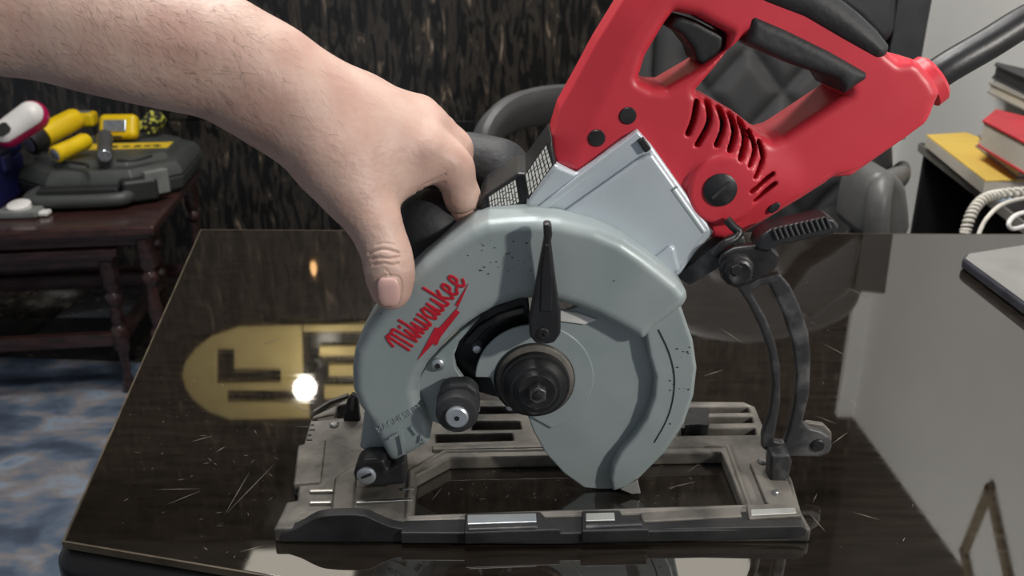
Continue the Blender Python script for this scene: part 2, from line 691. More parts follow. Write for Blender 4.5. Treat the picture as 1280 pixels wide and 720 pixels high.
for (x0_, x1_, lab) in ((-1.02, -.58, 'flat ceiling light panel above the gold sign, left of the room'), (.50, .92, 'flat ceiling light panel near the white side wall')):
    cl_ = empty('ceiling_panel', ((x0_ + x1_) / 2, 2.72, CZ - .03), lab, 'ceiling light', 'ceiling light panels')
    MB().box(((x0_ + x1_) / 2, 2.72, CZ - .010), (x1_ - x0_, .24, .018)).obj('frame', 'wall_white', cl_, .002)
    MB().box(((x0_ + x1_) / 2, 2.72, CZ - .021), (x1_ - x0_ - .03, .21, .006)).obj('diffuser', 'panel_glow', cl_, .001)

# diamond ornament on the white wall, seen mirrored


def RX(u, v, X):
    r = ray(u, v)
    t = X / r[0]
    return Vector((X, r[1] * t, -H - r[2] * t))


A, B = RX(1240, 612, XR), RX(1208, 690, XR)
ctr = Vector((XR, A.y - .06, B.z - .02))
Cc = ctr * 2 - B
D = ctr * 2 - A
fr = empty('diamond_frame', (XR, ctr.y, ctr.z - .1), 'dark gold diamond outline ornament on the white wall, mirrored at the desk corner', 'ornament')
for p, q in ((A, B), (B, D), (D, Cc), (Cc, A)):
    d = (q - p).normalized()
    nn = Vector((-1, 0, 0)).cross(d)
    w = .011
    MB().prism([p - d * w + nn * w, q + d * w + nn * w, q + d * w - nn * w, p - d * w - nn * w], (-.012, 0, 0)).obj('frame_bar', 'bronze', fr, bev=.001)

# ================================================================== DESK
dk = empty('desk', (.4, .65, FZ), 'black executive desk with a polished dark glass top', 'desk')
top = [(-.247, .388), (-.362, .9655), (.4245, .950), (.98, .942), (.98, .10), (.35, .245), (.10, .305)]
ctop = Vector((.3, .6, 0))


def inset(poly, d):
    n = len(poly)
    out = []
    for i in range(n):
        p0, p1, p2 = Vector(poly[i - 1]), Vector(poly[i]), Vector(poly[(i + 1) % n])
        e1, e2 = (p1 - p0).normalized(), (p2 - p1).normalized()
        n1, n2 = Vector((e1.y, -e1.x)), Vector((e2.y, -e2.x))
        b = (n1 + n2).normalized()
        out.append(tuple(p1 + b * d / max(b.dot(n1), .3)))
    return out


# find the inward direction once
sgn = 1 if (Vector(inset(top, .01)[0]) - Vector((.3, .6))).length < (Vector(top[0]) - Vector((.3, .6))).length else -1
t_in = inset(top, .007 * sgn)
MB().prism([(x, y, -.006) for x, y in t_in], (0, 0, .006)).obj('glass_top', 'desk_glass', dk, bev=.0008)
tr = inset(top, .0058 * sgn)
m = MB()
for i in range(len(tr)):
    a, b = tr[i], tr[(i + 1) % len(tr)]
    ai, bi = t_in[i], t_in[(i + 1) % len(tr)]
    m.prism([(a[0], a[1], -.004), (b[0], b[1], -.004), (bi[0], bi[1], -.004), (ai[0], ai[1], -.004)], (0, 0, .0042))
m.obj('glass_edge', 'edge_trim', dk)
MB().prism([(x, y, -.034) for x, y in top], (0, 0, .029)).obj('wooden_rim', 'desk_black', dk, bev=.011, seg=5)
MB().prism([(x, y, -.05) for x, y in inset(top, .018 * sgn)], (0, 0, .018)).obj('cornice', 'desk_black', dk, bev=.004)
body = inset(top, .035 * sgn)
MB().prism([(x, y, FZ + .0066) for x, y in body], (0, 0, -.046 - FZ)).obj('body', 'desk_wood', dk)
# light scratches and dust on the glass
m = MB()


def scr(u0, v0, u1, v1, w=.00025):
    a, b = Vector(PZ(u0, v0, .00002)), Vector(PZ(u1, v1, .00002))
    d = (b - a).normalized()
    n = Vector((-d.y, d.x, 0)) * w
    mid = (a + b) / 2
    m.prism([a, mid + n, b, mid - n], (0, 0, .00012))


for q in [(281, 643, 312, 590), (284, 641, 343, 580), (350, 500, 397, 520), (365, 533, 420, 535), (195, 612, 250, 611), (210, 630, 250, 614), (1012, 642, 1032, 665), (1016, 628, 1022, 616),
          (240, 552, 265, 545), (270, 565, 282, 558), (1060, 360, 1085, 372), (1065, 640, 1100, 650), (1040, 555, 1060, 540), (1020, 520, 1046, 530), (900, 410, 930, 430), (880, 470, 905, 462),
          (1030, 430, 1062, 447), (1060, 495, 1075, 515), (300, 690, 330, 682), (330, 430, 352, 422), (835, 610, 870, 602), (860, 590, 880, 575), (540, 625, 552, 610)]:
    scr(*q)
for k in range(170):
    if k < 90:
        u, v = random.uniform(150, 345), random.uniform(470, 700)
    elif k < 150:
        u, v = random.uniform(560, 900), random.uniform(580, 630)
    else:
        u, v = random.uniform(1000, 1190), random.uniform(330, 700)
    a = random.uniform(0, 6.28)
    ln = random.choice([1.5, 1.5, 2.5, 5, 9])
    scr(u, v, u + ln * math.cos(a), v + ln * math.sin(a) * .6, random.uniform(.0001, .00022))
tag(m.obj('scratch_marks', 'scratch', dk), kind='stuff')

# ================================================================== CIRCULAR SAW
saw = empty('circular_saw', (.02, .46, 0), 'red and silver corded circular saw with a grey blade guard standing on the desk', 'circular saw')

# ---- shoe (base plate)
ZS = .0085
sh_out = [(-.1275, .3925)] + XY([(358, 627), (371, 625), (373, 609), (366, 603), (389, 521), (420, 506), (432, 499), (700, 500), (930, 502), (944, 508), (953, 530), (957, 550), (990, 598), (1002, 640)], ZS) + [(.1600, .3925)]
op = XY([(516, 645), (521, 594), (562, 572), (902, 565), (929, 632), (640, 640)], ZS)
slots = [[(862, 508), (935, 508), (938, 515), (862, 516)], [(872, 520), (940, 520), (942, 528), (872, 529)], [(852, 535), (944, 534), (945, 543), (848, 544)],
         [(590, 526), (650, 526), (652, 536), (590, 537)], [(545, 543), (640, 541), (642, 550), (545, 553)], [(590, 508), (648, 508), (650, 516), (590, 517)],
         [(422, 506), (436, 503), (436, 522), (418, 522)]]
lo, hi = (-.132, .386, -.002), (.172, .540, .016)
hh = .0008
g = Grid(lo, hi, hh)
d = g.xy(sh_out)
d = np.maximum(d, -g.xy(op))
for s_ in slots:
    d = np.maximum(d, -g.xy(XY(s_, ZS)))
F = g.ext(d, g.z, 0, ZS, .0012)
# raised frame around the opening and the outer ribs
rim = np.abs(g.xy(XY([(510, 648), (513, 590), (556, 565), (910, 558), (937, 634), (640, 643)], ZS))) - .0012
F = smin(F, g.ext(rim, g.z, .004, ZS + .0014, .0008), .0015)
shoe = sdf_obj('shoe', F, lo, hh, 'dusty_cast', saw)
# dark front rail with the hump at the left
rail = cat([(350, 672), (356, 666), (372, 660), (388, 651), (402, 646), (430, 644), (455, 645), (470, 651), (490, 659), (520, 664)], 4, False) + [ (700, 664), (1003, 658), (1009, 662), (1008, 670), (1000, 673), (700, 679), (440, 684), (436, 678), (404, 679), (402, 685), (362, 684), (352, 680)]
yprism('front_rail', rail, .3915, .3985, 'dark_shoe', shoe, .0012, 3)


def slab(name, pix, z0, z1, mat, parent, bev=.001):
    return MB().prism([PZ(u, v, z1)[:2] + (z0,) for u, v in pix], (0, 0, z1 - z0)).obj(name, mat, parent, bev)


slab('front_band', [(505, 650), (720, 645), (1000, 637), (1006, 660), (700, 667), (500, 666)], .002, ZS + .0006, 'dark_shoe', shoe)
slab('raised_pad', [(581, 641), (676, 639), (682, 646), (702, 662), (580, 666)], .004, ZS + .0030, 'dark_shoe', shoe)
slab('raised_pad', [(727, 638), (775, 637), (780, 648), (806, 650), (812, 662), (727, 664)], .004, ZS + .0030, 'dark_shoe', shoe)
slab('raised_pad', [(933, 630), (996, 628), (1003, 644), (936, 648)], .004, ZS + .0030, 'dusty_cast', shoe)
for q in ([(584, 643), (670, 641), (671, 652), (584, 655)], [(732, 641), (768, 640), (769, 650), (732, 651)], [(938, 636), (994, 634), (996, 641), (939, 644)]):
    slab('pocket', q, .006, ZS + .0034, 'guard_edge' if q[0][0] != 584 else 'zinc', shoe, .0006)
slab('pad_ridge', [(584, 657), (672, 655), (673, 659), (584, 662)], .006, ZS + .0044, 'worn_black_metal', shoe)
slab('pad_ridge', [(731, 654), (803, 652), (804, 656), (731, 659)], .006, ZS + .0044, 'worn_black_metal', shoe)
slab('inner_strip', [(800, 640), (924, 633), (928, 645), (803, 652)], .004, ZS + .0016, 'dusty_cast', shoe)
for q in ([(387, 611.5), (416, 611), (416, 614), (387, 614.5)], [(387, 626), (414, 625.5), (414, 628.5), (387, 629)], [(445, 625.5), (515, 622), (515, 625), (445, 628.5)], [(503, 609), (517, 608.5), (517, 611), (503, 611.5)]):
    slab('steel_rod', q, .006, ZS + .0016, 'steel', shoe, .0004)
slab('cross_rib', [(418, 596), (448, 575), (440, 650), (412, 650)], .004, ZS + .0022, 'dusty_cast', shoe, .0015)
slab('cross_rib', [(372, 556), (408, 548), (402, 603), (366, 606)], .004, ZS + .0012, 'dusty_cast', shoe, .0015)
for k in range(11):
    v = 524 + k * 6.2
    u = 389 - (v - 521) * .275
    slab('scale_tick', [(u + 2, v), (u + (9 if k % 2 == 0 else 6), v - .3), (u + (9 if k % 2 == 0 else 6), v + .9), (u + 2, v + 1.2)], ZS - .001, ZS + .0005, 'print_black', shoe, 0)


def zdisc(name, u, v, z, r_px, hgt, mat, parent, seg=20):
    c = PZ(u, v, z)
    r = px(r_px, c)
    return MB().lathe((c[0], c[1], z), (0, 0, 1), [(-.002, r), (hgt * .6, r), (hgt, r * .7), (hgt, 0.0001)], seg).obj(name, mat, parent, smooth=True)


zdisc('rivet', 418, 532, ZS, 6, .002, 'steel', shoe)
# bevel scale fin at the left rear
yprism('bevel_bracket', [(431, 545), (429, 520), (434, 500), (440, 493), (447, 498), (449, 520), (452, 540), (449, 548)], .508, .513, 'black_metal', shoe)
yprism('bracket_slot', [(437, 512), (439, 497), (443, 497), (442, 514)], .5075, .509, 'dusty_cast', shoe, 0)
MB().prism([P(389, 522, .509), P(391, 515, .510), P(412, 502, .517), P(434, 494, .519), P(436, 498, .519), P(414, 507, .517), P(396, 519, .510)], (0, .004, 0)).obj('guide_fin', 'dusty_cast', shoe, .0006)
MB().tube([P(420, 550, .497), P(430, 545, .498), P(452, 547, .496)], .0018, 8).obj('clip', 'dusty_cast', shoe, smooth=True)
yprism('tab', [(405, 558), (407, 563), (424, 566), (427, 555)], .487, .490, 'dark_shoe', shoe)
# rear mount plate with its two rivets and upright
slab('mount_plate', [(937, 577), (962, 572), (985, 600), (996, 630), (962, 631), (957, 626)], .007, ZS + .0030, 'dusty_cast', shoe)
zdisc('rivet', 952, 578, ZS + .003, 5.5, .002, 'steel', shoe)
zdisc('rivet', 969, 617, ZS + .003, 5, .002, 'steel', shoe)
yprism('upright', [(962, 606), (964, 570), (988, 568), (991, 580), (986, 604), (980, 610)], .434, .446, 'worn_black_metal', shoe, .002)
slab('black_block', [(858, 510), (886, 509), (886, 530), (856, 531)], .004, ZS + .004, 'black_plastic', shoe)
slab('rear_wall', [(540, 556), (720, 553), (720, 558), (540, 562)], .004, ZS + .002, 'dusty_cast', shoe)

# ---- upper guard
YG, YB = .430, .474
guard_out = [(486, 586), (466, 586), (445, 573), (452, 521), (440, 490), (439, 463), (442, 440), (455, 416), (475, 390), (497, 363), (513, 346), (528, 330), (560, 305), (590, 286), (610, 278), (640, 275),
             (670, 274), (702, 277), (745, 287), (780, 302), (806, 320), (828, 337), (850, 355), (860, 368), (861, 376), (857, 384), (846, 393), (820, 412), (806, 427), (799, 426), (790, 420), (770, 409), (745, 396), (720, 386),
             (699, 380), (675, 376), (650, 377), (622, 386), (600, 397), (576, 414), (552, 437), (535, 456), (525, 474), (521, 490), (524, 504), (532, 522), (538, 541), (536, 557)]


def guard_extra(g, F):
    # left flank falls away behind the lower-left crease, hollow at the back
    pts = XZ([(445, 575), (452, 521), (462, 530), (476, 560), (490, 590), (440, 600)], YG)
    cut = np.maximum(g.xz(pts) - .0005, g.y - (YG + .009))
    F = smax(F, -cut, .006)
    # shallow flute across the top of the guard
    return F


ug = mold('upper_guard', guard_out, YG, YB, .0065, 'guard_grey', saw, .0008, extra=guard_extra)
flange = [(552, 437), (576, 414), (600, 397), (588, 411), (574, 427), (567, 446), (570, 462), (580, 476), (598, 487), (600, 515), (575, 533), (550, 531), (528, 522), (518, 492), (523, 474), (535, 455)]
MB().prism([P(u, v, .440) for u, v in flange], (0, .006, 0)).obj('inner_flange', 'guard_grey', ug, .0008)
yprism('slot_liner', [(660, 368), (600, 390), (563, 425), (558, 460), (575, 484), (650, 505), (665, 420)], .4500, .4530, 'blade_and_shade_dark', ug)
yprism('slot_band', [(655, 384), (622, 394), (598, 408), (582, 424), (578, 432), (592, 430), (606, 414), (628, 400), (655, 392)], .4475, .4500, 'black_metal', ug, .0008)
disc('bolt', 547, 457, .4375, [(.4370, .5), (.4372, 6), (.4380, 8), (.4405, 8.5)], 'zinc', ug)
disc('bolt_socket', 547, 458, .4365, [(.4362, 3.5), (.4372, 3.8)], 'black_metal', ug, 6)
disc('rivet', 596, 437, .444, [(.4435, 1), (.4440, 5), (.449, 6.5), (.4500, 7)], 'zinc', ug)
disc('rivet', 637, 511, .4385, [(.4380, 1), (.4385, 3.5), (.441, 5), (.4460, 5)], 'zinc', ug)
# rubber bumper with its screw
disc('bumper', 571, 519, .4190, [(.4190, 22), (.4195, 25), (.4215, 27), (.4340, 28), (.4400, 26)], 'black_rubber', ug)
yprism('bumper_ear', [(546, 520), (549, 490), (560, 481), (585, 480), (597, 489), (598, 515), (585, 530), (560, 530)], .4270, .4380, 'black_rubber', ug, .002, 3)
disc('bumper_screw', 571, 523, .4165, [(.4163, .5), (.4164, 12.5), (.4172, 14.5), (.4195, 14.5)], 'zinc', ug)
disc('screw_socket', 571, 523.5, .4160, [(.4160, 3.5), (.4168, 4)], 'black_metal', ug, 6)
# pivot at the shoe
yprism('pivot_bracket', [(441, 592), (446, 581), (457, 576), (480, 575), (484, 588), (505, 577), (507, 606), (470, 609), (452, 606), (443, 600)], .4240, .4400, 'black_metal', saw, .0025, 3)
disc('pivot_screw', 457.5, 596, .4225, [(.4220, 4), (.4220, 9.5), (.4228, 12), (.4245, 12.5)], 'zinc', saw)
MB().box(P(458, 595, .4217), (px(14, P(457, 596, .422)), .0006, px(3, P(457, 596, .422))), Matrix.Rotation(math.radians(-25), 3, 'Y')).obj('screw_slot', 'black_metal', saw)

# ---- lower guard
YL = .4410
low = [(596, 471), (599, 457), (607, 443), (618, 433), (632, 424), (660, 411), (690, 395), (730, 380), (800, 372), (850, 380), (866, 425), (871, 460), (867, 495), (855, 530), (832, 565), (797, 600), (781, 611), (763, 617),
       (748, 615), (730, 610), (705, 592), (682, 567), (667, 540), (660, 521), (640, 515), (622, 497), (613, 473)]
lg = yprism('lower_guard', low, YL, YL + .004, 'guard_grey', saw, .0010, 2)
rim_p = [(806, 415), (811, 445), (819, 472), (817, 497), (807, 525), (792, 547), (775, 567), (766, 584), (763, 600), (766, 615), (781, 611), (797, 600), (832, 565), (855, 530), (867, 495), (871, 460), (866, 425), (850, 378), (820, 385)]
mold('outer_rim', rim_p, .4335, .4620, .0022, 'guard_grey', lg, .0007)
yprism('rim_tip', [(775, 612), (797, 600), (801, 617), (790, 618)], .4345, .4600, 'guard_edge', lg, .0005)
gr = [P(u, v, .4333) for u, v in cat([(823, 412), (836, 440), (843, 470), (841, 500), (833, 526), (818, 553)], 5, False)]
MB().tube(gr, .00035, 6).obj('rim_groove', 'black_metal', lg, smooth=True)
hc = Vector(P(668, 474, YL - .0015))
hr = px(74, hc)
hp_ = [hc + Vector((hr * math.cos(a), 0, hr * math.sin(a))) for a in np.linspace(math.radians(178), math.radians(-72), 44)]
hp_ += [Vector(P(660, 519, YL - .0015)), Vector(P(640, 512, YL - .0015)), Vector(P(620, 490, YL - .0015)), Vector(P(615, 472, YL - .0015))]
MB().prism(hp_, (0, .002, 0)).obj('hub_plate', 'guard_grey', lg, .0006)
yprism('lit_gap_patch', [(700, 388), (722, 391), (747, 400), (731, 406), (700, 402)], .4395, .4430, 'print_and_lit_white', lg, .0006)  # white patch paints the guard plate as lit through the gap
# arbor: ring, washer cup, nut
disc('arbor_ring', 668, 476, .4385, [(.4400, 30), (.4380, 47), (.4390, 51), (.4430, 52)], 'black_metal', saw, 48)
disc('ring_seal', 669, 476, .4378, [(.4370, 46.8), (.4376, 48.5), (.4390, 49)], 'dusty_cast', saw, 48)
disc('blade_flange', 669, 479, .4365, [(.4255, 14), (.4258, 25), (.4275, 27), (.4278, 31), (.4295, 33), (.4310, 37.5), (.4330, 39.5), (.4333, 42.5), (.4380, 43.5)], 'black_plastic', saw, 48)
disc('flange_ring', 671, 490, .4252, [(.4250, 20), (.4246, 23), (.4256, 25), (.4268, 26)], 'black_metal', saw, 40)
disc('arbor_bolt', 672, 495, .4195, [(.4200, 5), (.4195, 10.5), (.4200, 12), (.4260, 12.5), (.4262, 18), (.4275, 18.5)], 'worn_black_metal', saw, 6)
disc('bolt_socket', 672, 496, .4188, [(.4188, 5), (.4192, 6.5), (.4200, 7)], 'print_black', saw, 6)

# ---- retracting lever
lev = [(679, 280), (689.5, 280), (690.5, 294), (689, 303), (695, 352), (701, 393), (701, 418), (693, 429), (683, 431), (670, 430), (662, 421), (661, 402), (667, 372), (674, 332), (680, 300)]
lv = yprism('guard_lever', lev, .4155, .4235, 'black_plastic', saw, .0015, 3)
yprism('lever_rib', [(681, 306), (687, 306), (691, 352), (690, 390), (675, 390), (677, 340)], .4148, .4165, 'black_plastic', lv, .0006)
disc('lever_screw', 679, 418, .4145, [(.4143, 2), (.4143, 6.5), (.4150, 8), (.4165, 8)], 'black_metal', lv)
MB().lathe(P(681, 414, .4235), (0, 1, 0), [(0, .006), (.017, .006)], 20).obj('lever_post', 'black_metal', lv, smooth=True)
for a in (35, 125):
    c_ = P(679, 418.3, .4141)
    MB().box(c_, (.0042, .0004, .0009), Matrix.Rotation(math.radians(a), 3, 'Y')).obj('screw_slot', 'print_black', lv)

# ---- printed and cast lettering on the guard
YT = YG - .0002


def gp(u, v):
    return Vector(P(u, v, YT))


def ribbon(name, strokes, base, ux, uy, w, mat, parent, ext=.0004):
    """pen strokes merged into one flat raised print"""
    segs = []
    for st in strokes:
        pts = cat(st, 5, False) if len(st) > 2 else st
        q = [base + ux * a + uy * b for a, b in pts]
        segs += list(zip(q[:-1], q[1:]))
    xs_ = [p.x for sg_ in segs for p in sg_]
    zs_ = [p.z for sg_ in segs for p in sg_]
    h_ = .00022
    g_ = Grid((min(xs_) - .002, YT - .0012, min(zs_) - .002), (max(xs_) + .002, YT + .0012, max(zs_) + .002), h_)
    X, Z = np.meshgrid(g_.ax[0], g_.ax[2], indexing='ij')
    d_ = np.full(X.shape, 1e9)
    for a, b in segs:
        ex, ez = b.x - a.x, b.z - a.z
        t = np.clip(((X - a.x) * ex + (Z - a.z) * ez) / (ex * ex + ez * ez + 1e-15), 0, 1)
        d_ = np.minimum(d_, np.hypot(X - a.x - ex * t, Z - a.z - ez * t))
    F_ = g_.ext((d_ - w)[:, None, :], g_.y, YT - ext, YT + .0003, .0001)
    return sdf_obj(name, F_, g_.lo, h_, mat, parent)


# script word: unit x along the baseline, slanted unit y
lb = gp(511, 438)
le = gp(587, 349)
ux = (le - lb)
L_ = ux.length
ux = ux.normalized()
upv = Vector((0, 1, 0)).cross(ux) * -1
if upv.z < 0:
    upv = -upv
hM = .0145
uy = (upv * .92 - ux * .10).normalized()
uxs, uys = ux * (L_ / 7.6), uy * hM
letters = [
    [(-.35, .55), (-.1, .85), (.15, .95), (.1, .4), (.05, 0)], [(.15, .95), (.5, .9), (.5, .4), (.48, 0)], [(.52, .9), (.9, .95), (.95, .4), (1.0, 0)],
    [(1.35, .6), (1.35, .2), (1.5, 0)], [(1.33, .80), (1.37, .86)],
    [(1.8, 1.0), (1.78, .4), (1.9, 0)],
    [(2.15, .58), (2.15, .15), (2.4, 0), (2.55, .3), (2.58, .58)], [(2.57, .5), (2.6, .1), (2.8, 0), (3.0, .3), (3.02, .62)],
    [(3.75, .5), (3.5, .62), (3.3, .3), (3.45, 0), (3.7, .2), (3.78, .55)], [(3.78, .58), (3.8, .15), (3.95, 0)],
    [(4.15, .6), (4.15, .15), (4.4, 0), (4.6, .25), (4.65, .6)], [(4.65, .5), (4.68, .12), (4.85, 0)],
    [(5.1, 1.08), (5.08, .5), (5.05, 0)], [(5.1, .3), (5.35, .5), (5.5, .62)], [(5.2, .34), (5.4, .15), (5.6, 0)],
    [(5.85, .25), (6.2, .35), (6.2, .6), (5.95, .58), (5.85, .25), (6.05, 0), (6.35, .12)],
    [(6.7, .25), (7.05, .35), (7.05, .6), (6.8, .58), (6.7, .25), (6.9, 0), (7.3, .18)],
    [(1.0, 0), (1.2, .2), (1.35, .6)], [(1.5, 0), (1.65, .3), (1.8, .7)], [(1.9, 0), (2.0, .2), (2.15, .58)], [(3.95, 0), (4.05, .25), (4.15, .6)], [(5.6, 0), (5.75, .1), (5.85, .25)], [(6.35, .12), (6.55, .15), (6.7, .25)]]
ribbon('logo_script', letters, lb, uxs, uys, .00075, 'logo_red', ug)
bolt = [(586, 354), (569, 381), (573, 383), (549, 410), (544, 409), (522, 450), (542, 429), (546, 432), (551, 421), (575, 390), (571, 388)]
MB().prism([P(u, v, YT) for u, v in bolt], (0, -.0003, 0)).obj('logo_bolt', 'logo_red', ug)
tb, te = gp(473, 541), gp(521, 515)
tx = (te - tb).normalized()
ty = Vector((0, 1, 0)).cross(tx) * -1
if ty.z < 0:
    ty = -ty
text_mesh('cast_word', 'MAGNESIUM', tb, tx, ty, .0052, 'guard_grey', ug, .0003)
text_mesh('cast_number', '7', gp(501, 569), tx, ty, .0200, 'guard_grey', ug, .0016)
text_mesh('cast_number', '1', gp(517, 545), tx, ty, .0090, 'guard_grey', ug, .0013)
text_mesh('cast_number', '4', gp(527, 556), tx, ty, .0085, 'guard_grey', ug, .0013)
# paint chips on the guard
m = MB()
for k in range(60):
    u, v = random.choice([(random.uniform(600, 665), random.uniform(300, 345)), (random.uniform(470, 800), random.uniform(300, 420)), (random.uniform(830, 862), random.uniform(430, 540))])
    if 600 < u < 830 and v > 375 or u < 560 and v < 360 or (u > 760 and v < 340):
        continue
    yy = YT if u < 825 else .4333
    r_ = random.uniform(.00012, .00042)
    c_ = Vector(P(u, v, yy))
    m.prism([c_ + Vector((r_ * math.cos(a) * 1.6, 0, r_ * math.sin(a))) for a in (0, 1.1, 2.3, 3.4, 4.4, 5.5)], (0, -.0001, 0))
tag(m.obj('paint_chips', 'print_black', ug), kind='stuff')

# ---- silver gear housing
YS = .4560
gh = [(655, 275), (659, 250), (694, 206), (721, 217), (797, 162), (815, 182), (847, 227), (893, 291), (870, 316), (850, 345), (820, 352), (760, 330), (700, 305)]
ghb = mold('gear_housing', gh, YS, .520, .0016, 'cast_silver', saw, .001)
mold('housing_face', [(690, 276), (806, 194), (816, 192), (845, 232), (886, 290), (866, 314), (846, 343), (800, 345), (720, 310)], YS - .0035, YS + .004, .0022, 'cast_silver', ghb, .0008)
yprism('housing_ridge', [(661, 268), (724, 219), (797, 164), (803, 171), (735, 222), (672, 271)], YS - .0022, YS + .004, 'cast_silver', ghb, .001, 3)
yprism('black_clip', [(797, 177), (805, 172), (815, 186), (807, 192)], YS - .0034, YS + .003, 'black_plastic', ghb, .0008)
yprism('panel_slot', [(838, 237), (841, 236), (881, 291), (878, 292)], YS - .0038, YS - .0030, 'guard_grey', ghb, .0002)
yprism('panel_slot', [(838, 237), (846, 232), (848, 234), (841, 239)], YS - .0038, YS - .0030, 'guard_grey', ghb, .0002)
mold('cast_boss', [(814, 327), (838, 308), (844, 309), (847, 322), (852, 340), (830, 345)], YS - .0065, YS + .002, .0022, 'cast_silver', ghb, .0007)
yprism('mount_arm', [(844, 345), (862, 358), (895, 338), (922, 320), (906, 298), (888, 312)], .4580, .4720, 'worn_black_metal', ghb, .0015)

# specification labels: white stickers with black print


def sticker(name, quad, Y, rows, cols):
    q = [Vector(P(u, v, Y)) for u, v in quad]       # tl, tr, br, bl
    o_ = MB().prism(q, (0, .0010, 0)).obj(name, 'print_black', saw)

    def at(a, b):
        return (q[0] * (1 - a) + q[1] * a) * (1 - b) + (q[3] * (1 - a) + q[2] * a) * b
    m_ = MB()
    for c in range(cols):
        b_ = .05
        while b_ < .9:
            ln = random.uniform(.06, .30)
            e_ = min(b_ + ln, .96)
            a0, a1 = (c + .16) / cols, (c + .84) / cols
            a0, a1 = .04 + a0 * .92, .04 + a1 * .92
            m_.prism([at(a0, b_), at(a1, b_), at(a1, e_), at(a0, e_)], (0, -.00015, 0))
            b_ = e_ + .04
    m_.obj('label_print', 'print_and_lit_white', o_)
    return o_


sticker('rating_label', [(655, 219), (684, 178), (692, 205), (660, 250)], YS - .0006, 6, 8)
sticker('warning_label', [(609, 246), (646, 222), (651, 252), (612, 275)], .4590, 6, 10)
mold('label_block', [(598, 256), (606, 243), (648, 216), (657, 217), (690, 172), (696, 205), (660, 256), (656, 280), (606, 285)], .4596, .505, .002, 'black_plastic', saw, .001)

# ---- red motor housing with loop handle
YR0, YR1 = .4600, .5080
red = [(690, 206), (687, 174), (697, 140), (722, 95), (745, 52), (776, 2), (795, -28), (825, -50), (890, -60), (955, -52), (1008, -30), (1055, 2), (1080, 22), (1102, 43), (1116, 62), (1128, 72), (1145, 70), (1157, 77), (1172, 97), (1180, 117),
       (1174, 130), (1165, 160), (1131, 185), (1072, 226), (1045, 226), (980, 267), (935, 297), (905, 306), (870, 300), (800, 240), (721, 225)]
hole1 = [(804, 98), (812, 72), (836, 32), (845, 20), (870, 25), (909, 46), (906, 60), (878, 80), (833, 106), (818, 105)]
hole2 = [(934, 50), (905, 82), (876, 115), (900, 127), (930, 145), (955, 167), (967, 172), (979, 168), (1057, 117), (1047, 96), (990, 74)]
slots_m = [[(877, 133), (873, 155), (866, 173)], [(891, 132), (893, 158), (878, 187)], [(906, 139), (911, 163), (902, 187)], [(920, 147), (925, 171), (918, 193)], [(933, 157), (938, 179), (931, 203)],
           [(944, 170), (950, 192), (942, 212)], [(956, 183), (960, 204), (949, 226)], [(973, 223), (959, 233), (944, 244)], [(976, 235), (963, 245), (949, 256)]]
YM = (YR0 + YR1) / 2


def red_extra(g, F):
    # round rear tube toward the cord
    a, b = P(985, 222, YM), P(1150, 112, YM)
    F = smin(F, g.cap(a, b, px(44, a), px(44, b)), .010)
    c, e = P(1145, 114, YM), P(1157, 108, YM)
    F = smin(F, g.cap(c, e, px(48, c), px(47, e)), .003)
    # ventilated bulge and brush-cap boss
    c = P(905, 205, YM)
    F = smin(F, g.cap(c, P(935, 215, YM + .002), px(60, c), px(58, c)), .012)
    c = P(903, 236, YR0)
    F = smin(F, g.ycyl(c, px(44, c), YR0 - .0048, YR1, .002), .003)
    # trim anything that swelled over the loop openings
    for q in (hole1, hole2):
        F = smax(F, -np.broadcast_to(g.xz(XZ(q, YR0)), F.shape), .007)
    F = smax(F, np.broadcast_to(g.xz(XZ(red, YR0)), F.shape) - .001, .008)
    # stepped lower edge of the rear tube
    lowp = XZ([(1040, 228), (1080, 208), (1132, 176), (1172, 146), (1190, 160), (1135, 210), (1072, 245)], YR0)
    F = smax(F, -np.maximum(np.broadcast_to(g.xz(lowp), F.shape), g.y - (YR0 + .008)), .003)
    # curved slots
    for n_s, s_ in enumerate(slots_m):
        sr = .0016 if n_s < 5 else .0012
        pts = cat(s_, 3, False)
        for i in range(len(pts) - 1):
            for yy in (YR0 - .010, ):
                a = np.array(P(*pts[i], YR0 - .012))
                b = np.array(P(*pts[i + 1], YR0 - .012))
                e = b - a
                wx, wz = g.x - a[0], g.z - a[2]
                t = np.clip((wx * e[0] + wz * e[2]) / (e[0] ** 2 + e[2] ** 2), 0, 1)
                dd = np.sqrt((wx - e[0] * t) ** 2 + (wz - e[2] * t) ** 2) - sr
                F = np.maximum(F, -np.maximum(dd, g.y - (YR0 + .014)))
    # handle chamfer on the left flank
    for (q0, q1) in (((690, 190), (776, 2)), ((776, 2), (800, -30))):
        a, b = np.array(P(*q0, YR0)), np.array(P(*q1, YR0))
        e = (b - a) / np.linalg.norm(b - a)
        dx = -((g.x - a[0]) * e[2] - (g.z - a[2]) * e[0])
        dy = YR0 - g.y
        F = smax(F, (dx / .0125 + dy / .0085 + 1) * .0070, .0015)
    return F


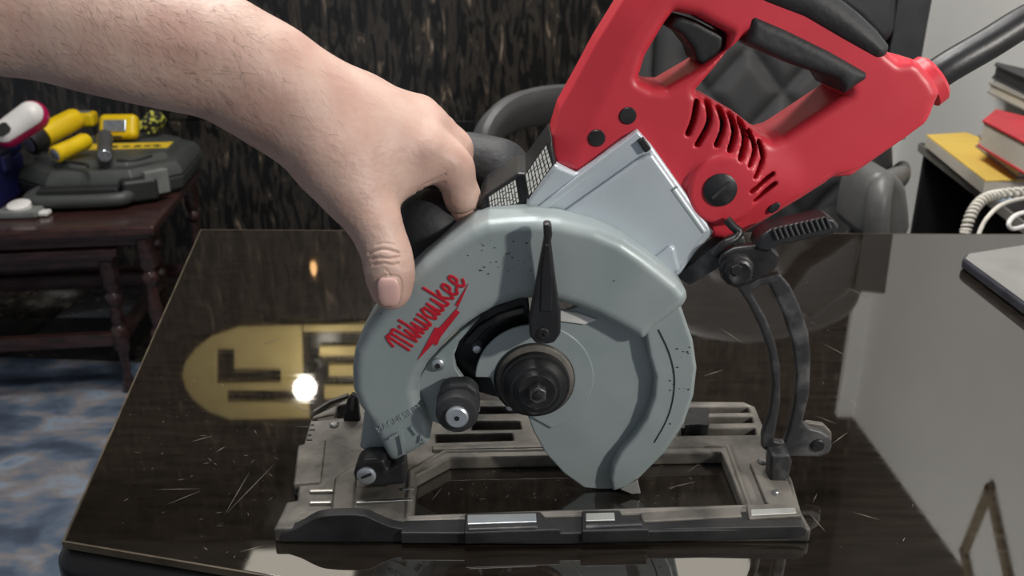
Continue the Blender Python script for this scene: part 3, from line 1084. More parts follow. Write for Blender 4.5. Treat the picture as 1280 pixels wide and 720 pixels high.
mh = mold('motor_housing', red, YR0, YR1, .0075, 'red_plastic', saw, .0009, holes=(hole1, hole2), extra=red_extra)
yprism('vent_shade_insert', [(872, 150), (900, 148), (940, 178), (962, 205), (960, 235), (945, 245), (900, 200)], YR0 + .008, YR1 - .01, 'blade_and_shade_dark', mh, 0)  # black insert added behind the slots to paint in their inner shade
disc('brush_cap', 901, 238, YR0 - .0064, [(YR0 - .0064, 19), (YR0 - .0058, 21), (YR0, 21.5)], 'black_plastic', mh, 40)
c_ = P(901, 238, YR0 - .0066)
MB().box(c_, (.0125, .0006, .0016), Matrix.Rotation(math.radians(-45), 3, 'Y')).obj('cap_slot', 'black_rubber', mh)
for (u, v) in ((785, 145), (746, 173)):
    disc('housing_screw', u, v, YR0 - .0008, [(YR0 - .0010, 4), (YR0 - .0010, 9.5), (YR0 - .0002, 11), (YR0 + .002, 11.5)], 'black_metal', mh)
yprism('oval_cap', [(960, 263), (964, 257), (973, 253), (977, 256), (973, 263), (964, 268)], YR0 - .003, YR0 + .01, 'black_plastic', mh, .0008)
# trigger, grips
mold('trigger', [(836, 34), (843, 22), (852, 20), (872, 26), (908, 45), (905, 60), (895, 72), (879, 82), (871, 78), (866, 62), (852, 44)], YR0 + .006, YR1 - .008, .003, 'black_plastic', mh, .0008)
grip_top = [(936, -4), (960, 8), (1007, 26), (1055, 54), (1098, 78), (1109, 76), (1116, 68), (1118, 58), (1103, 39), (1081, 18), (1056, -2), (1008, -34), (955, -56), (890, -64), (860, -62), (880, -30)]
mold('top_grip', grip_top, YR0 - .0035, YR1 + .0035, .009, 'black_rubber', mh, .001)
grip_in = [(940, 24), (945, 20), (985, 37), (1040, 64), (1087, 91), (1086, 100), (1058, 118), (1047, 100), (990, 81), (960, 68), (934, 54)]
mold('inner_grip', grip_in, YR0 - .0025, YR1 + .0025, .005, 'black_rubber', mh, .0009)
# power cord with its sleeve
cord = cat([P(1150, 108, YM), P(1185, 84, YM), P(1235, 55, YM + .004), P(1290, 22, YM + .010), P(1380, -20, YM + .02)], 6, False)
MB().tube(cord, [px(20, P(1200, 80, YM))] * len(cord), 20).obj('cord_sleeve', 'black_plastic', saw, smooth=True)
MB().lathe(P(1150, 108, YM), Vector(P(1185, 84, YM)) - Vector(P(1150, 108, YM)), [(.002, px(34, c_)), (.0075, px(33, c_)), (.0095, px(28, c_)), (.0098, px(15, c_))], 32).obj('cord_collar', 'red_plastic', saw, smooth=True)

# ---- front auxiliary handle (black, gripped by the hand)
g = Grid((-.075, .445, .120), (.022, .560, .215), .0012)
n = lambda u, v, Y: np.array(P(u, v, Y))
F = g.cap(n(540, 283, .474), n(543, 262, .525), .0172, .0170)
F = smin(F, g.cap(n(528, 318, .476), n(537, 283, .480), .0150, .0165), .010)
F = smin(F, g.cap(n(543, 248, .525), n(585, 208, .535), .0165, .0180), .012)
F = smin(F, g.cap(n(585, 208, .535), n(622, 216, .528), .0180, .0185), .012)
F = smin(F, g.cap(n(622, 216, .528), n(645, 240, .510), .0175, .0120), .012)
sdf_obj('front_handle', F, g.lo, g.h, 'black_rubber', saw)

# ---- depth bracket on the right
br = [(922, 360), (932, 352), (958, 346), (975, 342), (988, 357), (1000, 382), (1011, 415), (1014, 447), (1012, 495), (1004, 527), (1012, 536), (1027, 540), (1038, 547), (1041, 557), (1037, 567), (1026, 572), (987, 571), (962, 568),
      (953, 560), (953, 544), (962, 518), (967, 482), (962, 442), (951, 411), (936, 381)]
br_h = [(940, 367), (958, 398), (970, 429), (976, 460), (976, 504), (970, 540), (968, 552), (981, 554), (987, 535), (993, 509), (996, 469), (991, 429), (978, 389), (962, 356), (950, 358)]
db = mold('depth_bracket', br, .4480, .4535, .0012, 'worn_black_metal', saw, .0008, holes=(br_h,))
yprism('back_ear', [(1000, 534), (1010, 528), (1030, 531), (1040, 541), (1040, 552), (1020, 556), (1004, 548)], .4560, .4600, 'dusty_cast', db, .001)
disc('ear_screw', 1023, 558, .4465, [(.4463, 2), (.4463, 7), (.4470, 8.5), (.4485, 8.5)], 'black_metal', db)
MB().box(P(1023, 558.3, .4461), (.0050, .0004, .0010), Matrix.Rotation(math.radians(20), 3, 'Y')).obj('screw_slot', 'print_black', db)
# lock bolt, its seat and the ribbed lever
yprism('lock_seat', [(898, 330), (902, 318), (918, 310), (942, 307), (962, 305), (976, 320), (972, 336), (955, 346), (940, 356), (920, 362), (905, 352)], .4420, .4490, 'black_metal', saw, .002, 3)
disc('lock_bolt', 924, 341, .4360, [(.4362, 6), (.4355, 9), (.4350, 14), (.4358, 17), (.4385, 18), (.4390, 21), (.4425, 22)], 'black_metal', saw, 12)
disc('bolt_socket', 921, 338, .4346, [(.4344, 7), (.4352, 8.5)], 'print_black', saw, 6)
pl = yprism('depth_lever', [(950, 296), (965, 286), (1032, 271), (1043, 274), (1051, 285), (1045, 292), (978, 307), (962, 316), (945, 312)], .4400, .4560, 'black_plastic', saw, .003, 3)
for k in range(11):
    t = k / 10
    u0, v0 = 968 + 66 * t, 289.5 - 14.5 * t
    MB().tube([P(u0 - 2, v0 - 4, .4392), P(u0 + 4, v0 + 10, .4392)], .0009, 8).obj('lever_rib', 'black_rubber', pl, smooth=True)
MB().tube(cat([P(908, 274, .452), P(917, 284, .450), P(924, 290, .449), P(918, 299, .447), P(905, 305, .446), P(893, 318, .448)], 4, False), .0024, 10).obj('hook', 'black_metal', saw, smooth=True)
yprism('white_tab', [(914, 300), (921, 293), (931, 297), (933, 308), (922, 310)], .4510, .4560, 'phone_cord', saw, .001)

# ================================================================== PERSON (left forearm and hand)
pr = empty('person', (-.30, .43, .20), 'bare forearm and hand reaching in from the left, gripping the front handle of the saw', 'person')


def nd(u, v, Y, r):
    p = P(u, v, Y)
    return np.array(p), px(r, p)


g = Grid((-.40, .365, .115), (.004, .545, .385), .0017)


def chain(nodes, k):
    F_ = None
    for i in range(len(nodes) - 1):
        (a, ra), (b, rb) = nd(*nodes[i]), nd(*nodes[i + 1])
        c = g.cap(a, b, ra, rb)
        F_ = c if F_ is None else smin(F_, c, k)
    return F_


arm = chain([(-130, -40, .425, 84), (0, 2, .432, 78), (125, 31, .438, 74), (210, 54, .442, 68), (275, 70, .446, 62), (330, 100, .450, 55), (365, 125, .454, 52)], .02)
palm = chain([(350, 118, .452, 52), (410, 152, .452, 50), (462, 168, .456, 44), (528, 190, .460, 33)], .012)
palm = smin(palm, chain([(365, 122, .462, 47), (440, 140, .466, 42), (528, 160, .478, 32)], .012), .014)
palm = smin(palm, chain([(365, 118, .474, 40), (440, 132, .484, 36), (522, 146, .496, 27)], .012), .014)
palm = smin(palm, chain([(365, 122, .482, 34), (440, 138, .498, 30), (500, 150, .512, 24)], .012), .014)
thumb = chain([(372, 142, .450, 46), (415, 200, .440, 43), (447, 245, .434, 36), (470, 283, .428, 29), (484, 318, .424, 26.5), (488, 345, .421, 26), (489, 364, .419, 23.5)], .008)
web = chain([(440, 205, .445, 44), (478, 218, .452, 30), (505, 214, .457, 24)], .01)
F = smin(arm, palm, .022)
F = smin(F, thumb, .016)
F = smin(F, web, .018)
fing = [chain([(530, 190, .460, 33), (556, 202, .463, 28), (567, 212, .464, 25), (578, 246, .468, 21.5), (580, 264, .474, 20), (572, 278, .482, 18)], .004),
        chain([(528, 160, .478, 31), (552, 176, .482, 26), (566, 186, .484, 24), (572, 222, .488, 21), (566, 248, .494, 18)], .004),
        chain([(522, 148, .497, 26), (548, 168, .501, 24), (562, 184, .503, 22), (566, 216, .506, 20), (560, 240, .510, 17)], .004),
        chain([(500, 152, .513, 23), (528, 172, .518, 21), (543, 190, .521, 19), (548, 218, .524, 17), (544, 234, .526, 15)], .004)]
for q, k in zip(fing, (.0045, .0045, .0045, .0045)):
    F = smin(F, q, k)
hand = sdf_obj('arm_and_hand', F, g.lo, g.h, 'skin', pr, relax=2)
# finer mesh where the skin folds, then press the creases in and raise the knuckles
bm = bmesh.new()
bm.from_mesh(hand.data)


def to_px(p):
    d_ = p[1] * CP - (p[2] - H) * SP
    return 640 + FPX * p[0] / d_, 360 - FPX * (p[1] * SP + (p[2] - H) * CP) / d_


def fold_zone(p):
    if p[0] < -.10:
        return False
    u, v = to_px(p)
    return (455 < u < 515 and 290 < v < 396) or (515 < u < 605 and 205 < v < 290)


ed = [e for e in bm.edges if fold_zone(e.verts[0].co) and fold_zone(e.verts[1].co)]
bmesh.ops.subdivide_edges(bm, edges=ed, cuts=2, use_grid_fill=True, smooth=.6)
bm.normal_update()
folds = [([(461, 317), (470, 313), (482, 312), (498, 316)], 1.7, .00085), ([(464, 324), (474, 322), (486, 323), (499, 321)], 1.5, .00070), ([(467, 331), (480, 329), (490, 331), (498, 329)], 1.4, .00060),
         ([(482, 337), (486, 341), (487, 345)], 1.2, .0004), ([(470, 306), (482, 304), (494, 306)], 1.3, .0003),
         ([(557, 264), (568, 268), (580, 268), (592, 263)], 1.5, .0007), ([(521, 240), (532, 231), (545, 225), (556, 218)], 1.8, .0008), ([(530, 236), (545, 231), (556, 228)], 1.3, .0004),
         ([(470, 350), (470.5, 366), (476, 380), (487, 385), (497, 380), (502, 366), (501, 350), (494, 345), (478, 345), (470, 350)], 1.4, .00055)]
mounds = [(537, 180, 15, .0012), (545, 150, 13, .0010), (482, 322, 13, .0009), (568, 205, 12, .0007)]
folds = [(cat(q, 5, False), w_, d_) for q, w_, d_ in folds]
for v_ in bm.verts:
    if v_.co.x < -.10 or v_.normal.y > .35:
        continue
    u, v = to_px(v_.co)
    if not (450 < u < 610 and 110 < v < 400):
        continue
    off = 0.0
    for q, w_, d_ in folds:
        best = 1e9
        if not (min(a_[0] for a_ in q) - 7 < u < max(a_[0] for a_ in q) + 7 and min(a_[1] for a_ in q) - 7 < v < max(a_[1] for a_ in q) + 7):
            continue
        for k in range(len(q) - 1):
            ax_, ay_ = q[k]
            bx_, by_ = q[k + 1][0] - ax_, q[k + 1][1] - ay_
            t = min(1, max(0, ((u - ax_) * bx_ + (v - ay_) * by_) / (bx_ * bx_ + by_ * by_ + 1e-9)))
            best = min(best, (u - ax_ - bx_ * t) ** 2 + (v - ay_ - by_ * t) ** 2)
        if best < 40:
            off -= d_ * math.exp(-best / (w_ * w_))
    for mu, mv, mr, md in mounds:
        off += md * math.exp(-((u - mu) ** 2 + (v - mv) ** 2) / (mr * mr))
    v_.co += v_.normal * off
bm.to_mesh(hand.data)
bm.free()
hand.data.polygons.foreach_set('use_smooth', [True] * len(hand.data.polygons))
hand.data.update()

# thumb nail: a curved plate laid on the thumb tip
hv = np.empty(len(hand.data.vertices) * 3, np.float32)
hand.data.vertices.foreach_get('co', hv)
hv = hv.reshape(-1, 3)
hn = np.empty(len(hv) * 3, np.float32)
hand.data.vertices.foreach_get('normal', hn)
hn = hn.reshape(-1, 3)
E = np.array((0, 0, H))


def surf(u, v):
    """point of the hand where the line of sight meets it first"""
    r = np.array(ray(u, v))
    r /= np.linalg.norm(r)
    w = hv - E
    t = w @ r
    dd = np.linalg.norm(w - t[:, None] * r, axis=1)
    c = np.where((dd < .0022) & (hn @ r < 0))[0]
    if len(c) == 0:
        c = [int(np.argmin(dd))]
    i = c[int(np.argmin(t[c]))]
    return E + r * t[i], hn[i]


nc, _ = surf(485, 357)
rows_ = []
for j in range(7):
    b = -1 + 2 * j / 6
    row = []
    for i in range(7):
        a = -1 + 2 * i / 6
        ss = math.sqrt(max(0, 1 - .62 * b ** 4)) if b < 0 else math.sqrt(max(0, 1 - .70 * b ** 4))
        q, nn_ = surf(486 + 14 * a * ss + .8 * b, 365 + 17.5 * b)
        row.append((q, nn_))
    rows_.append(row)
vs, fs = [], []
qs = np.array([[x[0] for x in r] for r in rows_])
ns = np.array([[x[1] for x in r] for r in rows_])
for _ in range(3):
    q2 = qs.copy()
    q2[1:-1, 1:-1] = (qs[:-2, 1:-1] + qs[2:, 1:-1] + qs[1:-1, :-2] + qs[1:-1, 2:]) / 4
    qs = q2
nav = ns.reshape(-1, 3).mean(0)
nav /= np.linalg.norm(nav)
for j in range(7):
    for i in range(7):
        e_ = .0005 if (0 < i < 6 and 0 < j < 6) else -.0001
        vs.append(tuple(qs[j, i] + nav * e_))
for j in range(6):
    for i in range(6):
        fs.append((j * 7 + i, j * 7 + i + 1, j * 7 + i + 8, j * 7 + i + 7))
me = bpy.data.meshes.new('thumb_nail')
me.from_pydata(vs, [], fs)
no = link('thumb_nail', me, 'nail', pr, smooth=True)
so = no.modifiers.new('thick', 'SOLIDIFY')
so.thickness = .0008
so.offset = -1
sb = no.modifiers.new('sub', 'SUBSURF')
sb.levels = sb.render_levels = 1

# fine dark hairs on the forearm and wrist
xs = hv[:, 0]
pr_ = np.clip((-.02 - xs) / .2, 0, 1)
cand = np.where((xs < -.085) & (hn[:, 1] < .55))[0]
wgt = np.where(xs[cand] < -.12, 1.0, .25)
wgt = wgt / wgt.sum()
sel = rng.choice(cand, 2600, p=wgt)
vs, fs = [], []
axis = Vector((-.75, .0, .33)).normalized()
for i in sel:
    p = Vector(hv[i])
    n_ = Vector(hn[i])
    t = Vector((.72, -.08, -.55)) + Vector(rng.normal(0, .38, 3))
    t = (t - n_ * t.dot(n_)).normalized()
    s_ = n_.cross(t) * .000045
    ln = float(rng.uniform(.004, .011))
    p = p + Vector(rng.normal(0, .0006, 3)) - n_ * .0005
    a = p
    b = p + t * ln * .5 + n_ * ln * .16
    c = p + t * ln + n_ * ln * .20 + Vector((0, 0, -.1 * ln))
    k = len(vs)
    vs += [a - s_, a + s_, b + s_, b - s_, c]
    fs += [(k, k + 1, k + 2, k + 3), (k + 3, k + 2, k + 4)]
me = bpy.data.meshes.new('arm_hair')
me.from_pydata([tuple(v) for v in vs], [], fs)
tag(link('arm_hair', me, 'hair', pr), kind='stuff')

# ================================================================== SIDE TABLES at the left
def frame(loc, rz):
    return Matrix.Translation(Vector(loc)) @ Matrix.Rotation(rz, 4, 'Z')


def lbox(name, T, c, d, mat, parent, bev=.002, seg=2, rot=None):
    R = T.to_3x3()
    if rot is not None:
        R = R @ rot
    return MB().box(T @ Vector(c), d, R).obj(name, mat, parent, bev, seg)


def nest_table(name, loc, rz, w, dp, top_z, label):
    t_ = empty(name, (loc[0], loc[1], FZ + .0065), label, 'table', 'nested mahogany side tables', rz)
    T = frame((loc[0], loc[1], FZ + .0065), rz)
    hz = top_z - FZ - .0065
    lbox('tabletop', T, (0, 0, hz - .012), (w, dp, .024), 'mahogany', t_, .006, 4)
    lbox('top_moulding', T, (0, 0, hz - .030), (w - .03, dp - .03, .012), 'mahogany', t_, .004)
    lbox('apron', T, (0, 0, hz - .045), (w - .07, dp - .07, .020), 'mahogany', t_, .002)
    for sx in (-1, 1):
        for sy_ in (-1, 1):
            o_ = T @ Vector((sx * (w / 2 - .035), sy_ * (dp / 2 - .035), 0))
            q = hz - .036
            MB().lathe(o_, (0, 0, 1), [(0, .010), (.02, .016), (.05, .010), (.11, .012), (.125, .020), (.175, .020), (.185, .012), (q * .55, .017), (q - .12, .012), (q - .11, .020), (q - .095, .020), (q - .085, .013), (q - .07, .021), (q, .021)], 16).obj('leg', 'mahogany', t_, smooth=True)
    for sy_ in ((1,) if w > .6 else (-1, 1)):
        lbox('stretcher', T, (0, sy_ * (dp / 2 - .035), .150), (w - .07, .024, .034), 'mahogany', t_, .003)
    for sx in (-1, 1):
        lbox('stretcher', T, (sx * (w / 2 - .035), 0, .150), (.024, dp - .07, .034), 'mahogany', t_, .003)
    return t_


rz = math.radians(8)
TT = frame((-.8337 - .36 * math.cos(rz) - .28 * math.sin(rz) * 1.0, 1.975 - .36 * math.sin(rz) + .28 * math.cos(rz), 0), rz)
tc_ = TT.translation
nest_table('side_table', (tc_.x, tc_.y), rz, .72, .60, -.30, 'dark mahogany side table with turned legs carrying the tool case')
ic = TT @ Vector((-.03, -.02, 0))
nest_table('side_table', (ic.x, ic.y), rz, .58, .50, -.360, 'lower mahogany nesting table tucked under the side table')

# ---- tool case
ZC = -.2995
cz = empty('tool_case', (-1.09, 2.38, ZC), 'dark grey plastic power tool case with chamfered lid on the side table', 'tool case', rz=rz)
CT = frame((-1.085, 2.372, ZC), rz)


def octo(w, d_, ch, z, off=(0, 0)):
    a, b = w / 2, d_ / 2
    return [CT @ Vector((x + off[0], y + off[1], z)) for x, y in ((-a + ch, -b), (a - ch, -b), (a, -b + ch), (a, b - ch), (a - ch, b), (-a + ch, b), (-a, b - ch), (-a, -b + ch))]


def loft(name, rings, mat, parent, bev=.003):
    m_ = MB()
    n_ = len(rings[0])
    vs_ = [p for r in rings for p in r]
    fs_ = [tuple(range(n_))[::-1], tuple(range((len(rings) - 1) * n_, len(rings) * n_))]
    for i in range(len(rings) - 1):
        for k in range(n_):
            fs_.append((i * n_ + k, i * n_ + (k + 1) % n_, (i + 1) * n_ + (k + 1) % n_, (i + 1) * n_ + k))
    return m_.add(vs_, fs_).obj(name, mat, parent, bev)


loft('case_base', [octo(.37, .43, .09, .0), octo(.40, .46, .10, .012), octo(.41, .47, .10, .045)], 'case_grey', cz, .004)
lid = loft('case_lid', [octo(.41, .47, .10, .048), octo(.40, .46, .10, .066), octo(.375, .435, .095, .082), octo(.335, .375, .085, .084), octo(.315, .355, .08, .100)], 'case_grey', cz, .003)
# carry handle: a bar standing off the front with a dark opening
m_ = MB()
hb = [CT @ Vector(q) for q in ((-.125, -.205, .03), (-.135, -.262, .026), (-.115, -.285, .024), (0, -.290, .023), (.075, -.285, .024), (.095, -.262, .026), (.09, -.205, .03))]
m_.tube(cat(hb, 4, False), .017, 12).obj('carry_handle', 'case_grey', cz, smooth=True)
lbox('handle_recess', CT, (-.02, -.250, .036), (.19, .046, .028), 'case_dark', cz, .004)
for sx in (.155,):
    lt = lbox('latch', CT, (sx, -.222, .050), (.062, .024, .062), 'case_latch', cz, .004, rot=Matrix.Rotation(math.radians(40 if sx > 0 else -40), 3, 'Z'))
lbox('corner_block', CT, (.115, -.232, .036), (.085, .055, .056), 'case_dark', cz, .010, 3, rot=Matrix.Rotation(math.radians(25), 3, 'Z'))
st = lbox('brand_sticker', CT, (.045, -.010, .1006), (.215, .075, .0016), 'yellow_print', cz, 0)
for k, x in enumerate((-.03, .0, .03, .06, .085, .11)):
    lbox('sticker_print', CT, (x + .01, -.022, .1016), (.016, .026 if k % 2 else .018, .0010), 'print_black', st, 0, rot=Matrix.Rotation(.4 * (k % 3), 3, 'Z'))

# ---- lights and devices lying on the case
ZL = ZC + .100


def on(u, v, z):
    return Vector(PZ(u, v, z))


def up(u, v, ref):
    """point in the vertical plane y = ref.y"""
    return Vector(P(u, v, ref[1]))


def torch(name, a, b, r, prof, mat, label, head=None, cat_='flashlight'):
    o_ = empty(name, (a.x, a.y, min(a.z, b.z) - r), label, cat_)
    d_ = b - a
    MB().lathe(a, d_, [(t * d_.length, q * r) for t, q in prof], 28).obj('body', mat, o_, smooth=True)
    return o_, d_.normalized(), d_.length


r1 = .029
a1 = on(41, 182, ZL) + Vector((0, .0, r1))
a1 = Vector(P(52, 178, 2.30))
b1 = Vector(P(70, 153, 2.40))
a1.z = ZL + .038
b1.z = ZL + .038
b1 = Vector((a1.x + .055, a1.y + .105, a1.z + .034))
t1, d1, l1 = torch('flashlight', a1, b1, .030, [(.0, .8), (.05, .80), (.06, 1.0), (.6, 1.0), (.9, .95), (1, .8)], 'yellow_plastic', 'thick yellow flashlight with a black head, beside the pink and white speaker')
MB().lathe(a1 - d1 * .040, d1, [(0, .027), (.002, .033), (.030, .033), (.045, .028)], 28).obj('head', 'black_plastic', t1, smooth=True)
MB().lathe(a1 - d1 * .0405, d1, [(0, .001), (0, .022), (.002, .024)], 28).obj('lens', 'lens', t1, smooth=True)

a2 = Vector(P(68, 192, 2.16))
a2.z = ZL + .0215
b2 = Vector((a2.x + .042, a2.y + .095, a2.z + .018))
t2, d2, l2 = torch('flashlight', a2, b2, .0215, [(0, .82), (.04, 1.0), (.6, .95), (.9, 1.0), (1, .8)], 'yellow_plastic', 'small all yellow flashlight lying on the front left of the tool case lid')
MB().lathe(a2 - d2 * .0012, d2, [(0, .001), (0, .014), (.0015, .016)], 24).obj('lens', 'lens', t2, smooth=True)
MB().tube(cat([a2 + Vector((.02, .01, -.018)), a2 + Vector((.06, -.005, -.0195)), a2 + Vector((.085, -.02, -.0195)), a2 + Vector((.10, -.045, -.0195))], 5, False), .0045, 8).obj('wrist_strap', 'case_dark', t2, smooth=True)

a3 = Vector(P(130, 190, 2.16))
a3.z = ZL + .019
b3 = Vector((a3.x - .038, a3.y + .10, a3.z + .030))
t3, d3, l3 = torch('flashlight', a3, b3, .019, [(0, .9), (.25, 1.0), (.3, .86), (.9, 1.1), (1, .95)], 'chair_plastic', 'dark grey flashlight lying across the yellow sticker of the tool case')
MB().lathe(a3 - d3 * .001, d3, [(0, .001), (0, .015), (.002, .017)], 24).obj('lens', 'lens', t3, smooth=True)
MB().tube(cat([a3 + Vector((.02, .02, -.016)), a3 + Vector((.05, .02, -.0165)), a3 + Vector((.075, .045, -.0165)), a3 + Vector((.085, .075, -.0165))], 5, False), .0035, 8).obj('wrist_strap', 'case_dark', t3, smooth=True)

l4 = empty('lantern', PZ(101, 160, ZL), 'flat yellow work light with a pale panel at the back of the tool case', 'work light')
c4 = Vector(PZ(101, 158, ZL))
F4 = frame((c4.x, c4.y, ZL), .1)
lbox('body', F4, (0, 0, .022), (.098, .055, .044), 'yellow_plastic', l4, .012, 4)
lbox('light_panel', F4, (0, -.004, .0445), (.070, .030, .004), 'case_latch', l4, .003)

h5 = empty('headlamp', PZ(152, 178, ZL), 'yellow headlamp with a silver light panel and patterned strap on the tool case', 'headlamp')
c5 = Vector(PZ(152, 176, ZL))
F5 = frame((c5.x, c5.y, ZL), .05)
tilt = Matrix.Rotation(math.radians(-28), 3, 'X')
lbox('body', F5, (0, 0, .038), (.104, .040, .070), 'yellow_plastic', h5, .016, 5, rot=tilt)
lbox('light_panel', F5, (-.004, -.021, .046), (.062, .006, .034), 'lens', h5, .004, 3, rot=tilt)
lbox('switch', F5, (-.002, -.028, .016), (.030, .006, .006), 'case_dark', h5, .002, rot=tilt)
for k, dy in enumerate((.015, .05)):
    pts = [F5 @ Vector(q) for q in ((.045, dy, .030), (.075, dy + .01, .050 + .012 * k), (.095, dy + .03, .040), (.080, dy + .05, .018), (.05, dy + .05, .012))]
    MB().tube(cat(pts, 5, False), .012, 10, flat=(1.0, .22)).obj('strap', 'strap_green', h5, smooth=True)

# navy box, pink and white speaker, white dial
nb = empty('storage_box', (-1.36, 2.15, ZC), 'navy blue plastic box at the left end of the side table', 'box', rz=rz)
NT = frame((-1.365, 2.165, ZC), rz)
lbox('body', NT, (0, 0, .055), (.20, .20, .11), 'navy_plastic', nb, .012, 4)
lbox('lid', NT, (0, 0, .125), (.205, .205, .034), 'navy_plastic', nb, .012, 4)
lbox('clasp', NT, (.02, -.106, .105), (.05, .012, .045), 'navy_plastic', nb, .004)
lbox('side_clasp', NT, (.106, -.03, .105), (.012, .05, .040), 'navy_plastic', nb, .004)
ZN = ZC + .142
sp = empty('speaker', (-1.30, 2.16, ZN), 'magenta and white rounded speaker lying on the navy box', 'speaker')
sa, sb_ = Vector(P(9, 167, 2.14)), Vector(P(41, 145, 2.17))
gs = Grid((sa.x - .06, sa.y - .06, ZN - .03), (sb_.x + .06, sb_.y + .06, ZN + .16), .0025)
sdf_obj('shell', gs.cap(sa, sb_, .034, .037), gs.lo, gs.h, 'magenta', sp)
dv = (sb_ - sa).normalized()
up_ = Vector((.25, -.85, .45))
up_ = (up_ - dv * up_.dot(dv)).normalized()
gs2 = Grid((sa.x - .06, sa.y - .06, ZN - .03), (sb_.x + .06, sb_.y + .06, ZN + .16), .0025)
F = gs2.cap(sa, sb_, .0352, .0382)
pln = -((gs2.x - sa.x) * up_.x + (gs2.y - sa.y) * up_.y + (gs2.z - sa.z) * up_.z) + .019
sdf_obj('top_plate', smax(F, pln, .004), gs2.lo, gs2.h, 'white_plastic', sp)
dv = (sb_ - sa).normalized()
pc = sa + dv * .002 + up_ * .0342
sd = dv.cross(up_)
MB().prism([pc + dv * x * .017 + sd * y * .014 for x, y in ((-1, -.6), (-.6, -1), (.6, -1), (1, -.6), (1, .6), (.6, 1), (-.6, 1), (-1, .6))], up_ * .003).obj('window', 'print_black', sp, .001)

wd = empty('timer_dial', PZ(28, 262, ZC), 'white round dial on a clear base at the front of the side table', 'dial')
cd = Vector(PZ(27, 270, ZC))
WT = frame((cd.x, cd.y, ZC), .1)
lbox('base', WT, (0, 0, .010), (.095, .06, .020), 'case_latch', wd, .006, 3)
MB().lathe(WT @ Vector((.0, .0, .020)), (0, -.25, 1), [(0, .027), (.010, .027), (.012, .024), (.012, .001)], 28).obj('dial', 'white_plastic', wd, smooth=True)
lbox('strap', WT, (.055, -.002, .007), (.024, .03, .012), 'white_plastic', wd, .004)

# ================================================================== OFFICE CHAIR
ch = empty('office_chair', (.47, 1.42, FZ + .005), 'black leather office chair with quilted back and grey armrests behind the desk', 'chair')
YC = 1.50
cxr, cxl = P(1145, 100, YC)[0], P(812, 100, YC)[0]
cxm, cw = (cxr + cxl) / 2, (cxr - cxl)
back_px = cat([(835, 300), (812, 180), (808, 90), (822, 0), (860, -110), (1000, -150), (1130, -110), (1150, -40), (1142, 60), (1122, 180), (1105, 300)], 4)


def quilt(g, F):
    a = (g.x - cxm) * 1.0 / .062
    b = g.z / .074
    s1 = np.abs(((a + b) / 2) % 1 - .5) * 2
    s2 = np.abs(((a - b) / 2) % 1 - .5) * 2
    gv = np.minimum(s1, s2)
    bump = .011 * np.clip(gv / .35, 0, 1) ** .6
    lim = np.clip((.155 - np.abs(g.x - cxm + .02)) / .02, 0, 1) * np.clip((.27 - g.z) / .02, 0, 1)
    return F - bump * lim * np.clip((YC + .03 - g.y) / .03, 0, 1)


mold('backrest', back_px, YC, YC + .09, .03, 'leather_soft', ch, .006, extra=quilt)
rail_px = [(1128, -40), (1116, 40), (1098, 150), (1082, 300), (1110, 300), (1126, 210), (1146, 110), (1160, 30), (1174, -45)]
yprism('side_bolster', rail_px, YC - .035, YC + .08, 'leather', ch, .012, 4)
rail_l = [(800, 300), (786, 150), (798, 0), (822, 0), (816, 90), (822, 180), (838, 300)]
yprism('side_bolster', rail_l, YC - .035, YC + .08, 'leather_soft', ch, .012, 4)
hd = [(1020, -60), (1048, 8), (1072, 26), (1105, 62), (1122, 40), (1128, -40), (1080, -90)]
yprism('headrest', hd, YC - .045, YC + .05, 'leather', ch, .02, 5)
sz = -.30
MB().box((cxm, 1.30, sz), (.50, .50, .11)).obj('seat', 'leather', ch, .035, 4)
for (pts, m__, nm) in (([P(604, 215, 1.16), P(606, 172, 1.16), P(640, 142, 1.22), P(700, 131, 1.32), P(760, 138, 1.42), P(815, 150, 1.50)], 'chair_plastic', 'armrest'),
                       ([P(1095, 300, 1.12), P(1100, 240, 1.13), P(1112, 228, 1.20), P(1120, 224, 1.30), P(1125, 222, 1.45), P(1125, 215, 1.52)], 'chair_grey', 'armrest')):
    MB().tube(cat(pts, 6, False), .027 if pts[0][0] < .2 else .019, 14, flat=(.62, 1.25) if nm and pts[0][0] < .2 else (.8, 1.1)).obj(nm, m__, ch, smooth=True)
MB().prism([P(u, v, 1.13) for u, v in cat([(1078, 300), (1080, 250), (1092, 222), (1112, 216), (1130, 228), (1137, 250), (1135, 300)], 3)], (0, .10, 0)).obj('armrest_pad', 'chair_grey', ch, .012, 4)
for x_ in (P(604, 215, 1.16)[0], P(1105, 300, 1.13)[0]):
    MB().tube([(x_, 1.17, .0 - .02), (x_ + (.03 if x_ < .2 else -.03), 1.22, -.17), (cxm + (-.22 if x_ < .2 else .22), 1.27, -.32)], .022, 12, flat=(.6, 1.2)).obj('arm_support', 'chair_plastic', ch, smooth=True)
MB().lathe((cxm, 1.32, FZ + .08), (0, 0, 1), [(0, .035), (.05, .035), (.06, .025), (.33, .025), (.34, .06), (.40, .07)], 20).obj('column', 'chair_plastic', ch, smooth=True)
for k in range(5):
    a = 2 * math.pi * k / 5 + .3
    e_ = Vector((cxm + .28 * math.cos(a), 1.32 + .28 * math.sin(a), FZ + .065))
    MB().tube([(cxm, 1.32, FZ + .10), e_], [.026, .016], 10).obj('base_leg', 'chair_plastic', ch, smooth=True)
    MB().lathe(e_ + Vector((-.012, 0, -.032)), (1, 0, 0), [(0, .02), (.003, .026), (.021, .026), (.024, .02)], 16).obj('caster', 'black_plastic', ch, smooth=True)

